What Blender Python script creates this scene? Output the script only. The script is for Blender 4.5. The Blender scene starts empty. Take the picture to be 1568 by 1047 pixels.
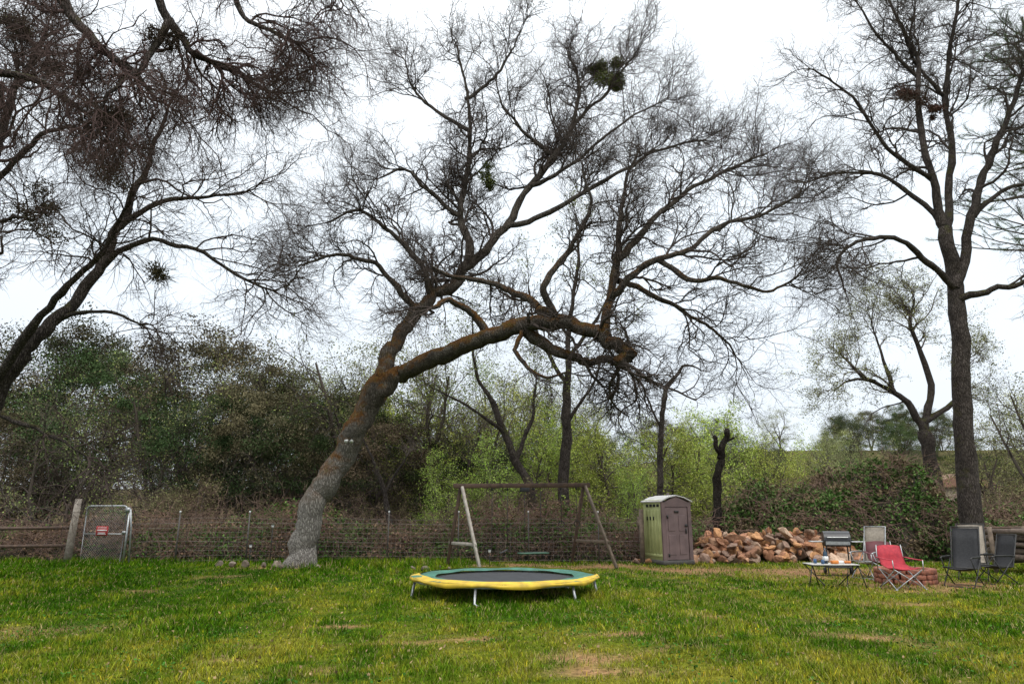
import bpy, bmesh, math, numpy as np
from mathutils import Vector, Matrix
rng=np.random.default_rng(11)
scene=bpy.context.scene
COL=scene.collection
R_=math.radians

# ---------------------------------------------------------------- helpers
def nrm(v): return v/(np.linalg.norm(v,axis=-1,keepdims=True)+1e-9)
_ph=np.random.default_rng(3).uniform(0,6.28,(6,3)); _dr=nrm(np.random.default_rng(4).normal(size=(6,3)))
def nz(P,s):
    """smooth pseudo-noise, about -1..1"""
    P=np.asarray(P,float)/s; o=0
    for i in range(6):
        f=1+0.45*i
        o=o+np.sin(P@_dr[i]*f*6.28+_ph[i,0]+1.7*np.sin(P@_dr[(i+2)%6]*f*2.9+_ph[i,1]))/(1+.35*i)
    return o/2.6
def nz2(x,y,s): return nz(np.stack([x,y,np.zeros_like(x)],-1),s)
def sstep(a,b,x):
    t=np.clip((x-a)/(b-a),0,1); return t*t*(3-2*t)
def gh(x,y):
    x=np.asarray(x,float); y=np.asarray(y,float)
    h=0.035*nz2(x,y,7.0)*sstep(4,8,y)
    h=h+sstep(60,165,y)*(7+8*sstep(-20,60,x))+sstep(48,75,y)*sstep(10,45,x)*.8
    return h

class Buf:
    def __init__(s): s.V=[];s.F=[];s.M=[];s.C=[];s.n=0
    def add(s,V,F,mat=0,col=None):
        V=np.asarray(V,float).reshape(-1,3); F=np.asarray(F,int)
        s.V.append(V); s.F.append(F+s.n); s.M.append(np.full(len(F),mat))
        if col is None: col=np.ones((len(V),3))*.5
        col=np.broadcast_to(np.asarray(col,float),(len(V),3)); s.C.append(col)
        s.n+=len(V)
    def faces(s,F,mat=0):
        """extra faces on vertices already added (absolute indices)"""
        F=np.asarray(F,int); s.F.append(F); s.M.append(np.full(len(F),mat))
    def mesh(s,name,mats,smooth=True):
        me=bpy.data.meshes.new(name); V=np.concatenate(s.V)
        me.vertices.add(len(V)); me.vertices.foreach_set('co',V.astype(np.float32).ravel())
        loops=np.concatenate([f.ravel() for f in s.F]); tot=np.concatenate([np.full(len(f),f.shape[1]) for f in s.F])
        start=np.concatenate([[0],np.cumsum(tot)[:-1]])
        me.loops.add(len(loops)); me.loops.foreach_set('vertex_index',loops.astype(np.int32))
        me.polygons.add(len(tot)); me.polygons.foreach_set('loop_start',start.astype(np.int32))
        me.polygons.foreach_set('material_index',np.concatenate(s.M).astype(np.int32))
        me.polygons.foreach_set('use_smooth',np.full(len(tot),smooth))
        a=me.attributes.new('col','FLOAT_COLOR','POINT')
        c=np.ones((len(V),4),np.float32); c[:,:3]=np.concatenate(s.C); a.data.foreach_set('color',c.ravel())
        for m in mats: me.materials.append(m)
        me.update(calc_edges=True)
        return me
    def obj(s,name,mats,parent=None,smooth=True,loc=(0,0,0),rot=0):
        return link(name,s.mesh(name,mats,smooth),parent,loc,rot)
def link(name,me,parent=None,loc=(0,0,0),rot=0,scale=1):
    o=bpy.data.objects.new(name,me); COL.objects.link(o); o.location=loc
    o.rotation_euler=(0,0,rot) if not isinstance(rot,tuple) else rot
    o.scale=(scale,)*3 if not isinstance(scale,tuple) else scale
    if parent: o.parent=parent
    return o
def empty(name,loc=(0,0,0),rot=0):
    o=bpy.data.objects.new(name,None); COL.objects.link(o); o.location=loc; o.rotation_euler=(0,0,rot); o.empty_display_size=.2
    return o

def tubes(P,R,S):
    N,K,_=P.shape
    T=nrm(np.gradient(P,axis=1)); tm=T.mean(1)
    ref=np.where(np.abs(tm[:,2:3])>.75,np.array([[1.,.1,0]]),np.array([[0,0,1.]]))
    U=nrm(np.cross(T,ref[:,None,:]+0*T)); W=np.cross(T,U)
    a=np.arange(S)*2*np.pi/S
    V=P[:,:,None]+R[:,:,None,None]*(np.cos(a)[None,None,:,None]*U[:,:,None]+np.sin(a)[None,None,:,None]*W[:,:,None])
    b=(np.arange(N)*K*S)[:,None,None]; k=(np.arange(K-1)*S)[None,:,None]; s0=np.arange(S)[None,None,:]; s1=(s0+1)%S
    F=np.stack([b+k+s0,b+k+s1,b+k+S+s1,b+k+S+s0],-1).reshape(-1,4)
    return V.reshape(-1,3),F
def pipe(buf,pts,r,S=8,mat=0,col=None):
    """tube along a polyline with end caps"""
    P=np.array(pts,float); R=np.full(len(P),r) if np.isscalar(r) else np.array(r,float)
    P=np.concatenate([P[:1],P,P[-1:]]); P[0]=P[1]-(P[2]-P[1])*1e-3; P[-1]=P[-2]+(P[-2]-P[-3])*1e-3
    R=np.concatenate([[1e-4],R,[1e-4]])
    V,F=tubes(P[None],R[None],S); buf.add(V,F,mat,col)
def box(buf,c,s,rz=0,mat=0,col=None,rx=0,ry=0,bev=.0):
    x,y,z=[q/2 for q in s]; b=min(bev,x*.8,y*.8,z*.8)
    M=Matrix.Translation(c)@Matrix.Rotation(rz,4,'Z')@Matrix.Rotation(ry,4,'Y')@Matrix.Rotation(rx,4,'X')
    if b<=0:
        V=[(-x,-y,-z),(x,-y,-z),(x,y,-z),(-x,y,-z),(-x,-y,z),(x,-y,z),(x,y,z),(-x,y,z)]
        F=[(0,3,2,1),(4,5,6,7),(0,1,5,4),(1,2,6,5),(2,3,7,6),(3,0,4,7)]
        buf.add([M@Vector(v) for v in V],F,mat,col)
    else:
        V=[]
        for (zz,i) in [(-z,b),(-z+b,0),(z-b,0),(z,b)]:
            e=b if i==0 else 0; X=x-i;Y=y-i
            V+=[(-X+e,-Y,zz),(X-e,-Y,zz),(X,-Y+e,zz),(X,Y-e,zz),(X-e,Y,zz),(-X+e,Y,zz),(-X,Y-e,zz),(-X,-Y+e,zz)]
        F=[(r*8+k,r*8+(k+1)%8,r*8+8+(k+1)%8,r*8+8+k) for r in range(3) for k in range(8)]
        buf.add([M@Vector(v) for v in V],F,mat,col); n0=buf.n-32
        buf.faces([[n0+7-i for i in range(8)],[n0+24+i for i in range(8)]],mat)
def sheet(buf,grid,mat=0,col=None):
    G=np.array(grid,float); a,b,_=G.shape
    i=np.arange(a-1)[:,None]*b+np.arange(b-1)[None]; F=np.stack([i,i+1,i+b+1,i+b],-1).reshape(-1,4)
    buf.add(G.reshape(-1,3),F,mat,col)

# ---------------------------------------------------------------- materials
def newmat(name):
    m=bpy.data.materials.new(name); m.use_nodes=True; nt=m.node_tree
    return m,nt,nt.nodes['Principled BSDF']
def N(nt,t,**k):
    n=nt.nodes.new(t)
    for a,v in k.items(): setattr(n,a,v)
    return n
def ramp(nt,stops):
    r=nt.nodes.new('ShaderNodeValToRGB'); e=r.color_ramp.elements
    while len(e)<len(stops): e.new(.5)
    for k,(p,c) in enumerate(stops): e[k].position=p; e[k].color=(*c,1)
    return r
def simple(name,c1,c2=None,rough=.7,metal=0,scale=8,bump=.1,detail=4):
    m,nt,b=newmat(name); c2=c2 or tuple(q*.7 for q in c1)
    tc=N(nt,'ShaderNodeTexCoord'); n=N(nt,'ShaderNodeTexNoise'); n.inputs['Scale'].default_value=scale; n.inputs['Detail'].default_value=detail
    nt.links.new(tc.outputs['Object'],n.inputs['Vector'])
    r=ramp(nt,[(.35,c2),(.65,c1)]); nt.links.new(n.outputs['Fac'],r.inputs['Fac']); nt.links.new(r.outputs['Color'],b.inputs['Base Color'])
    b.inputs['Roughness'].default_value=rough; b.inputs['Metallic'].default_value=metal
    if bump:
        bp=N(nt,'ShaderNodeBump'); bp.inputs['Strength'].default_value=bump; bp.inputs['Distance'].default_value=.02
        nt.links.new(n.outputs['Fac'],bp.inputs['Height']); nt.links.new(bp.outputs['Normal'],b.inputs['Normal'])
    return m
def diffmat(name,vary=0.0):
    """matt foliage/twig material, colour from the mesh attribute 'col', optional per-tree variation"""
    m,nt,b=newmat(name); nt.nodes.remove(b); at=N(nt,'ShaderNodeAttribute',attribute_name='col'); src=at.outputs['Color']
    if vary:
        oi=N(nt,'ShaderNodeObjectInfo'); hs=N(nt,'ShaderNodeHueSaturation')
        mr=N(nt,'ShaderNodeMapRange'); mr.inputs['To Min'].default_value=1-vary; mr.inputs['To Max'].default_value=1+vary
        nt.links.new(oi.outputs['Random'],mr.inputs['Value']); nt.links.new(mr.outputs['Result'],hs.inputs['Value'])
        mr2=N(nt,'ShaderNodeMapRange'); mr2.inputs['To Min'].default_value=.5-.08*vary; mr2.inputs['To Max'].default_value=.5+.08*vary
        mt=N(nt,'ShaderNodeMath',operation='FRACT'); m7=N(nt,'ShaderNodeMath',operation='MULTIPLY'); m7.inputs[1].default_value=7.3
        nt.links.new(oi.outputs['Random'],m7.inputs[0]); nt.links.new(m7.outputs[0],mt.inputs[0]); nt.links.new(mt.outputs[0],mr2.inputs['Value'])
        nt.links.new(mr2.outputs['Result'],hs.inputs['Hue']); nt.links.new(src,hs.inputs['Color']); src=hs.outputs['Color']
    d=N(nt,'ShaderNodeBsdfDiffuse'); nt.links.new(src,d.inputs['Color']); out=nt.nodes['Material Output']; nt.links.new(d.outputs[0],out.inputs['Surface'])
    return m
def rockmat(name):
    m,nt,b=newmat(name); at=N(nt,'ShaderNodeAttribute',attribute_name='col'); b.inputs['Roughness'].default_value=.9; b.inputs['Specular IOR Level'].default_value=.2
    tc=N(nt,'ShaderNodeTexCoord'); n=N(nt,'ShaderNodeTexNoise'); n.inputs['Scale'].default_value=9; n.inputs['Detail'].default_value=8
    nt.links.new(tc.outputs['Object'],n.inputs['Vector']); bp=N(nt,'ShaderNodeBump'); bp.inputs['Strength'].default_value=.6; bp.inputs['Distance'].default_value=.05
    nt.links.new(n.outputs['Fac'],bp.inputs['Height']); nt.links.new(bp.outputs['Normal'],b.inputs['Normal'])
    mx=N(nt,'ShaderNodeMixRGB',blend_type='MULTIPLY'); mx.inputs['Fac'].default_value=.8
    rr=ramp(nt,[(.3,(.5,.46,.44)),(.65,(1.15,1.15,1.15))]); nt.links.new(n.outputs['Fac'],rr.inputs['Fac'])
    nt.links.new(at.outputs['Color'],mx.inputs[1]); nt.links.new(rr.outputs['Color'],mx.inputs[2]); nt.links.new(mx.outputs[0],b.inputs['Base Color'])
    return m
def barkmat(name,dark,light,moss,mossamt,lowlight=False):
    m,nt,b=newmat(name); tc=N(nt,'ShaderNodeTexCoord')
    n=N(nt,'ShaderNodeTexNoise'); n.inputs['Scale'].default_value=3.5; n.inputs['Detail'].default_value=9; n.inputs['Roughness'].default_value=.65
    mp=N(nt,'ShaderNodeMapping'); mp.inputs['Scale'].default_value=(13,13,3.2); v=N(nt,'ShaderNodeTexVoronoi',feature='DISTANCE_TO_EDGE'); v.inputs['Scale'].default_value=1.7
    nt.links.new(tc.outputs['Object'],n.inputs['Vector']); nt.links.new(tc.outputs['Object'],mp.inputs['Vector'])
    ad=N(nt,'ShaderNodeMixRGB',blend_type='ADD'); ad.inputs[0].default_value=1.0; nt.links.new(mp.outputs[0],ad.inputs[1]); nt.links.new(n.outputs['Color'],ad.inputs[2]); nt.links.new(ad.outputs[0],v.inputs['Vector'])
    r=ramp(nt,[(.3,dark),(.7,light)]); nt.links.new(n.outputs['Fac'],r.inputs['Fac'])
    cr=ramp(nt,[(0,(.35,.32,.3)),(.2,(1,1,1))]); nt.links.new(v.outputs['Distance'],cr.inputs['Fac'])
    mu=N(nt,'ShaderNodeMixRGB',blend_type='MULTIPLY'); mu.inputs[0].default_value=.8; nt.links.new(r.outputs[0],mu.inputs[1]); nt.links.new(cr.outputs[0],mu.inputs[2])
    src=mu.outputs[0]
    g=N(nt,'ShaderNodeNewGeometry'); sx=N(nt,'ShaderNodeSeparateXYZ'); nt.links.new(g.outputs['Normal'],sx.inputs[0])
    n2=N(nt,'ShaderNodeTexNoise'); n2.inputs['Scale'].default_value=1.9; n2.inputs['Detail'].default_value=10; n2.inputs['Roughness'].default_value=.72; nt.links.new(tc.outputs['Object'],n2.inputs['Vector'])
    a1=N(nt,'ShaderNodeMath',operation='MULTIPLY_ADD'); a1.inputs[1].default_value=.22; nt.links.new(sx.outputs['Z'],a1.inputs[0]); nt.links.new(n2.outputs['Fac'],a1.inputs[2])
    a2=N(nt,'ShaderNodeMapRange'); a2.inputs['From Min'].default_value=.60-mossamt; a2.inputs['From Max'].default_value=.74-mossamt; nt.links.new(a1.outputs[0],a2.inputs['Value'])
    fac=a2.outputs[0]
    if lowlight:
        sp=N(nt,'ShaderNodeSeparateXYZ'); nt.links.new(tc.outputs['Object'],sp.inputs[0])
        z1=N(nt,'ShaderNodeMapRange'); z1.inputs['From Min'].default_value=1.6; z1.inputs['From Max'].default_value=3.4; nt.links.new(sp.outputs['Z'],z1.inputs['Value'])
        z2=N(nt,'ShaderNodeMapRange'); z2.inputs['From Min'].default_value=7.5; z2.inputs['From Max'].default_value=10; z2.inputs['To Min'].default_value=.95; z2.inputs['To Max'].default_value=.1; nt.links.new(sp.outputs['Z'],z2.inputs['Value'])
        q=N(nt,'ShaderNodeMath',operation='MULTIPLY'); nt.links.new(fac,q.inputs[0]); nt.links.new(z1.outputs[0],q.inputs[1])
        q2=N(nt,'ShaderNodeMath',operation='MULTIPLY'); nt.links.new(q.outputs[0],q2.inputs[0]); nt.links.new(z2.outputs[0],q2.inputs[1]); fac=q2.outputs[0]
        lm=N(nt,'ShaderNodeMixRGB',blend_type='MIX'); lm.inputs[2].default_value=(.36,.335,.30,1)
        z3=N(nt,'ShaderNodeMapRange'); z3.inputs['From Min'].default_value=5.0; z3.inputs['From Max'].default_value=1.2; z3.inputs['To Max'].default_value=.85; nt.links.new(sp.outputs['Z'],z3.inputs['Value'])
        q3=N(nt,'ShaderNodeMath',operation='MULTIPLY'); nt.links.new(z3.outputs[0],q3.inputs[0]); nt.links.new(cr.outputs[0],q3.inputs[1])
        nt.links.new(q3.outputs[0],lm.inputs[0]); nt.links.new(src,lm.inputs[1]); src=lm.outputs[0]
    mm=N(nt,'ShaderNodeMixRGB',blend_type='MIX'); mr=ramp(nt,[(.3,tuple(q*.3 for q in moss)),(.5,tuple(q*.8 for q in moss)),(.7,(moss[0]*.6,moss[1]*1.15,moss[2]))])
    n3=N(nt,'ShaderNodeTexNoise'); n3.inputs['Scale'].default_value=5; n3.inputs['Detail'].default_value=9; n3.inputs['Roughness'].default_value=.7; nt.links.new(tc.outputs['Object'],n3.inputs['Vector']); nt.links.new(n3.outputs['Fac'],mr.inputs['Fac'])
    nt.links.new(fac,mm.inputs[0]); nt.links.new(src,mm.inputs[1]); nt.links.new(mr.outputs[0],mm.inputs[2]); nt.links.new(mm.outputs[0],b.inputs['Base Color'])
    b.inputs['Roughness'].default_value=.95; b.inputs['Specular IOR Level'].default_value=.1
    bp=N(nt,'ShaderNodeBump'); bp.inputs['Strength'].default_value=.9; bp.inputs['Distance'].default_value=.05
    sm=N(nt,'ShaderNodeMath',operation='ADD'); nt.links.new(cr.outputs[0],sm.inputs[0]); nt.links.new(n.outputs['Fac'],sm.inputs[1]); nt.links.new(sm.outputs[0],bp.inputs['Height']); nt.links.new(bp.outputs['Normal'],b.inputs['Normal'])
    return m

M_bark=barkmat('oak_bark',(.050,.041,.035),(.17,.15,.125),(.17,.078,.022),.125,True)
M_bark2=barkmat('dark_bark',(.040,.033,.029),(.12,.10,.088),(.09,.08,.03),.02)
M_twig=diffmat('twig_bark',.12)
M_leaf=diffmat('foliage',.35)
M_leaf1=diffmat('foliage_near',0)
M_grass=diffmat('grass_blades',0)
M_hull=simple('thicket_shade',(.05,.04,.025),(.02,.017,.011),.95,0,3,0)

# ---------------------------------------------------------------- tree tools
def cr(pts,m=5):
    P=np.array(pts,float); Q=np.concatenate([2*P[:1]-P[1:2],P,2*P[-1:]-P[-2:-1]]); out=[]
    for i in range(len(P)-1):
        p0,p1,p2,p3=Q[i:i+4]
        for k in range(m):
            t=k/m; out.append(.5*((2*p1)+(-p0+p2)*t+(2*p0-5*p1+4*p2-p3)*t*t+(-p0+3*p1-3*p2+p3)*t**3))
    out.append(P[-1]); return np.array(out)
def grow(S,D,L,R0,K,wig,trop,taper,rg):
    Nn=len(S); P=np.zeros((Nn,K+1,3)); P[:,0]=S; d=nrm(D); L=np.asarray(L)
    for k in range(K):
        d=nrm(d+wig*rg.normal(size=(Nn,3))+np.array(trop)); P[:,k+1]=P[:,k]+d*(L/K)[:,None]
    t=np.linspace(0,1,K+1)[None]; R=R0[:,None]*(1-t*(1-taper)); return P,R
def sample(P,t):
    Nn,K,_=P.shape; f=np.clip(t,0,.999)*(K-1); i=f.astype(int); u=(f-i)[...,None]; n=np.arange(Nn)[:,None]
    a=P[n,i]; b=P[n,i+1]; return a*(1-u)+b*u, nrm(b-a)
def kids(P,R,n,tmin,ang,rg,center=None,outw=.25):
    Nn=len(P); t=tmin+(1-tmin)*((np.arange(n)[None]+rg.uniform(0,1,(Nn,n)))/n)
    pos,T=sample(P,t); U=nrm(np.cross(T,rg.normal(size=T.shape))); a=rg.uniform(ang[0],ang[1],(Nn,n))[...,None]
    a[:,-1]*=.35
    d=np.cos(a)*T+np.sin(a)*U
    if center is not None: d=d+outw*nrm(pos-np.array(center))
    rr=R[:,0:1]*(1-t)+R[:,-1:]*t
    return pos.reshape(-1,3),nrm(d).reshape(-1,3),t.ravel(),rr.ravel()
def limbs_mesh(buf,limbs,rg,sides=10,jit=.35,mat=0):
    out=[]
    for lb in limbs:
        pts,r0,r1=lb[:3]
        C=cr(pts,6); n=len(C); t=np.linspace(0,1,n); R=r0+(r1-r0)*t**.8
        if len(lb)>3 and lb[3]: R=R*(1+lb[3]*np.exp(-t*n/2.2))
        j=rg.normal(size=(n,3)); j=(j+np.roll(j,1,0)+np.roll(j,-1,0))/3; j[0]=0; j[-1]=0
        C=C+j*np.minimum(R*.35+.02,.07)[:,None]*jit*3.6
        R=R*(1+.08*nz(C,1.7)+.03*rg.normal(size=n)*(R<.2)); out.append((C,R))
        C2=np.concatenate([C,C[-1:]+(C[-1]-C[-2])*.15]); R2=np.concatenate([R,[R[-1]*.2]])
        V,F=tubes(C2[None],R2[None],sides)
        ax=np.repeat(C2,sides,0); dv=V-ax; V=ax+dv*(1+.12*nz(V,.6)+.08*nz(V,.2))[:,None]
        buf.add(V,F,mat)
    return out
TW=np.array([.088,.072,.064])
def make_tree(name,limbs,dens,lv,center,rg,bark,trop=(0,0,.03),skip=0.25,twcol=TW,sides=12):
    """limb = (points, r_start, r_end, flare, twig_density_factor)"""
    E=empty(name); b=Buf(); out=limbs_mesh(b,limbs,rg,sides); b.obj('trunk_and_limbs',[bark],E)
    S=[];D=[];Q=[];LL=[]
    for i,(C,R) in enumerate(out):
        seg=np.linalg.norm(np.diff(C,axis=0),axis=1).sum()
        if i==0: continue
        df=limbs[i][4] if len(limbs[i])>4 else 1
        n=max(2,int(seg*dens*df)); t=np.sqrt(rg.uniform(skip**2,1,n)); t[-2:]=.995
        p,T=sample(C[None],t[None]); p=p[0];T=T[0]; U=nrm(np.cross(T,rg.normal(size=T.shape))); a=rg.uniform(.6,1.25,n)[:,None]; a[-2:]=.35
        d=np.cos(a)*T+np.sin(a)*U+.4*nrm(p-np.array(center))+np.array([0,0,.15])
        S.append(p);D.append(nrm(d)); r=np.interp(t,np.linspace(0,1,len(R)),R); Q.append(np.clip(r*.45,.018,.06)); LL.append(rg.uniform(.45,1.3,n)*(1 if df==1 else .75))
    S=np.concatenate(S);D=np.concatenate(D);Q=np.concatenate(Q);LL=np.concatenate(LL)
    tb=Buf(); P,R=grow(S,D,lv[0]['len']*LL,Q,9,lv[0]['wig'],trop,.35,rg)
    V,F=tubes(P,R,6); tb.add(V,F,0,twcol*.85)
    allpts=[P]
    for q in lv[1:]:
        s,d,t,rr=kids(P,R,q['n'],q.get('tmin',.15),(.55,1.25),rg,center,.25)
        L=q['len']*rg.uniform(.5,1.35,len(s))*(1.15-.45*t); r=np.minimum(rr*.75,q['r'])
        P,R=grow(s,d,L,r,q['K'],q['wig'],q.get('trop',trop),.5,rg); V,F=tubes(P,R,q['S'])
        shade=1+.25*rg.normal(size=(len(s),1,1)); c=np.broadcast_to(twcol[None,None]*np.clip(shade,.5,1.6),(len(s),(q['K']+1)*q['S'],3)).reshape(-1,3)
        tb.add(V,F,0,c); allpts.append(P)
    tb.obj('branches_and_twigs',[M_twig],E)
    return E,allpts
def leafquads(buf,pos,size,cols,rg,mat=0,asp=.5,upb=.0):
    n=len(pos); nn=nrm(rg.normal(size=(n,3))+np.array([0,0,upb])); t=nrm(np.cross(nn,rg.normal(size=(n,3)))); b=np.cross(nn,t)
    s=(size*rg.uniform(.6,1.35,n))[:,None]
    V=np.stack([pos-t*s,pos-b*s*asp,pos+t*s,pos+b*s*asp],1).reshape(-1,3); F=np.arange(n*4).reshape(-1,4)
    buf.add(V,F,mat,np.repeat(cols,4,0))
def clump(buf,c,r,n,size,col,rg,var=.25,mat=0,flat=.8):
    d=nrm(rg.normal(size=(n,3))); rad=rg.uniform(.05,1,n)**.55*(1+.25*nz(d*2+np.array(c),1.3))
    pos=np.array(c)+d*rad[:,None]*np.array([r,r,r*flat])
    cc=np.array(col)*np.clip(1+var*rg.normal(size=(n,1)),.4,1.9)
    leafquads(buf,pos,size,cc,rg,mat)
def mistletoe(E,items,col,size,rg,nm='mistletoe'):
    b=Buf()
    for c,r,n in items:
        for k in range(5):
            o=rg.normal(size=3)*r*.45; clump(b,np.array(c)+o,r*rg.uniform(.35,.75),n//4,size,np.array(col)*rg.uniform(.7,1.3),rg)
        m=90; d=nrm(rg.normal(size=(m,3))+np.array([0,0,.2])); P,R=grow(np.repeat(np.array([c]),m,0)+d*.05,d,np.full(m,r*1.25)*rg.uniform(.6,1.2,m),np.full(m,.007),5,.25,(0,0,-.04),.5,rg); V,F=tubes(P,R,3); b.add(V,F,0,np.array(col)*.8)
    b.obj(nm,[M_leaf1],E)

# ---------------------------------------------------------------- main oak
def z3(s,ds):
    v=[int(q)/10 for q in s.replace(',',' ').split()]; return [(v[2*i],ds[i],v[2*i+1]) for i in range(len(ds))]
trunk=[(-6.5,22,-.15),(-6.4,22,.9),(-6.1,22,2.0),(-5.6,22,3.0),(-5.0,21.9,4.2),(-4.5,21.8,5.2),(-4.15,21.8,6.0)]
A=[(-4.25,21.8,5.6),(-4.0,22,7),(-3.5,22.2,7.9),(-2.8,22.5,8.8),(-2.0,22.8,9.4),(-1.3,23,10.4),(-.3,23.2,11.7),(.6,23.4,13.4),(1.6,23.5,14.8),(2.4,23.5,16.2),(2.6,23.4,17.8),(2.2,23.4,19.3)]
B=[(-4.5,21.8,5.1),(-4.0,21.7,5.75),(-3.3,21.6,6.1),(-2.1,21,6.5),(-.9,20.5,6.9),(.3,20,7.1),(1.3,19.6,7.2),(2.2,19.2,6.8),(2.8,19,6.4),(3.3,18.8,6.0),(3.0,18.7,5.65)]
oak=[(trunk,.40,.36,.4),(A,.30,.04),(B,.33,.17,0,.35),
 (z3('4,70 13,64 21,61 28,61 35,58',[19.9,19.9,20,20.2,20.2]),.2,.09,0,.5),
 (z3('25,66 29,75 32,91 34,105 37,120 42,133',[19.1,19.3,19.6,20,20.3,20.5]),.17,.03,0,.9),
 (z3('13,72 7,78 -1,85 -9,89 -18,91 -26,94',[19.6,20,20.5,21,21.3,21]),.15,.05,0,.6),
 (z3('-8,70 -13,76 -19,79 -24,76',[20.5,20.3,20,19.7]),.14,.06,0,.5),
 (z3('13,72 10,81 17,92 23,104 21,115',[19.6,19.2,19,18.7,18.5]),.14,.03,0,.7),
 (z3('-20,94 -15,109 -19,122 -17,139 -16,158 -18,178 -22,196',[22.8,23,23.2,23.3,23.4,23.4,23.4]),.19,.03),
 (z3('-32,83 -41,93 -49,98 -59,98 -67,93',[22.3,22,21.5,21,20.6]),.13,.03),
 (z3('-28,88 -32,100 -43,110 -51,114 -61,108',[22.5,22,21.5,21,20.7]),.12,.03),
 (z3('29,75 34,83 43,88 52,91 62,98 72,100 84,106',[19.3,19,18.8,18.6,18.5,18.4,18.3]),.13,.03),
 (z3('32,84 43,80 53,75 62,71 68,63',[19.5,19.8,20,20.2,20.3]),.10,.03),
 (z3('-3,117 11,121 28,131 40,137 54,144 70,147',[23.2,23,22.8,22.6,22.4,22.2]),.12,.03),
 (z3('24,162 35,174 43,185 50,196',[23.5,23.7,23.7,23.8]),.08,.025),
 (z3('32,91 43,105 57,118 71,127 87,135',[19.6,20,20.5,20.8,21]),.12,.03),
 (z3('-19,122 -31,132 -40,138 -49,133',[23.2,23,22.7,22.5]),.10,.03),
 (z3('-16,158 -30,168 -40,181 -44,194',[23.4,23.6,23.8,23.9]),.09,.025),
 (z3('-18,172 -7,180 0,191 4,199',[23.4,23.2,23,22.8]),.08,.02),
 (z3('43,88 52,81 60,80 70,76 77,78',[18.8,18.5,18.2,18,17.8]),.09,.03),
 (z3('3,71 1,61 9,54 16,55',[20,19.5,19.3,19]),.09,.03,0,.4),
 (z3('16,148 3,158 -4,168 -6,176',[23.5,23.2,23,22.8]),.08,.02),
 (z3('6,134 20,140 33,150 46,160 58,166',[23.4,23,22.7,22.6,22.4]),.09,.02)]
lvO=[dict(len=2.5,wig=.28),dict(n=7,len=1.25,r=.022,K=6,wig=.34,S=4,tmin=.12),dict(n=6,len=.68,r=.0125,K=4,wig=.34,S=3),dict(n=5,len=.38,r=.0076,K=2,wig=.34,S=3)]
oakE,oakpts=make_tree('valley_oak_tree',oak,2.8,lvO,(0,21.5,9),np.random.default_rng(5),M_bark,(0,0,.04),.18)
rg=np.random.default_rng(8)
mistletoe(oakE,[((4.0,23.7,18.4),.6,3600),((3.5,23.6,18.8),.4,1600),((-.9,23,13.7),.5,1000)],(.105,.12,.042),.042,rg)
b=Buf(); pipe(b,[(-5.05,21.5,3.75),(-5.0,21.35,3.8)],.03,6); pipe(b,[(-5.0,21.38,3.82),(-4.98,21.3,3.77)],[.025,.06],10,1); pipe(b,[(-5.12,21.38,3.82),(-5.17,21.3,3.77)],[.025,.06],10,1)
LE=empty('tree_floodlight'); b.obj('bracket_and_lamps',[simple('lamp_grey',(.3,.3,.3)),simple('lamp_white',(.6,.6,.58))],LE)

# ---------------------------------------------------------------- left trees
T=[([(-12.4,15,-.1),(-11.9,15,2.2),(-11.4,15,4.15),(-10.85,15,5.3),(-10.4,15.2,6.1),(-10,15.5,7.3),(-9.7,15.7,8.6)],.2,.11,.5),
 ([(-9.7,15.7,8.5),(-9.4,15.8,9.9),(-9.3,16,11.3),(-8.9,16,12.6)],.10,.03),
 ([(-11.7,15,4.0),(-10.1,14,5.7),(-9.1,13.6,6.5),(-8.5,13.3,6.95),(-7.9,13,7.85)],.11,.03,0,.8),
 ([(-12.2,15,1.2),(-12.9,15,6.5),(-12.6,15,9),(-12.5,15,11.1),(-12.35,15,12.2),(-11.9,15,13.5)],.2,.05),
 ([(-10,15.5,7.2),(-8.8,15.2,7.9),(-7.4,15,7.6),(-6.1,14.7,6.8),(-5.3,14.5,6.4)],.08,.02),
 ([(-9.7,15.7,8.6),(-8.9,16,9.3),(-7.7,16.3,9.6),(-6.8,16.5,9.9)],.08,.02),
 ([(-10.4,15.2,6.0),(-9.2,14.8,6.0),(-8.1,14.5,5.6)],.06,.02,0,.8),
 ([(-11.5,15,3.8),(-10.3,14.6,3.4),(-9.2,14.2,3.0),(-8.6,14,2.7)],.07,.02,0,.7),
 ([(-12.6,15,9),(-11.6,14.6,10),(-10.6,14.4,10.4),(-9.9,14.2,10.2)],.08,.03),
 ([(-12.8,15,6.5),(-12.1,14.5,7.6),(-11.4,14.2,8.0),(-10.6,14,7.9)],.08,.03)]
lvT=[dict(len=1.9,wig=.28),dict(n=6,len=1.05,r=.015,K=6,wig=.32,S=4,trop=(0,0,-.02)),dict(n=6,len=.6,r=.0078,K=4,wig=.3,S=3,trop=(0,0,-.03)),dict(n=4,len=.34,r=.0052,K=2,wig=.3,S=3,trop=(0,0,-.05))]
lE,lpts=make_tree('leaning_oak_tree',T,2.8,lvT,(-11,15,7),np.random.default_rng(6),M_bark2,(0,0,-.01),.2,TW*np.array([1.06,.97,.97]))
rg=np.random.default_rng(18)
mistletoe(lE,[((-12.4,15,13.3),.8,3200),((-11.3,15.2,8.6),.6,2000),((-9.6,14.8,9.6),.5,1000),((-8.2,15,7.0),.35,500)],(.10,.088,.05),.03,rg)
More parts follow.
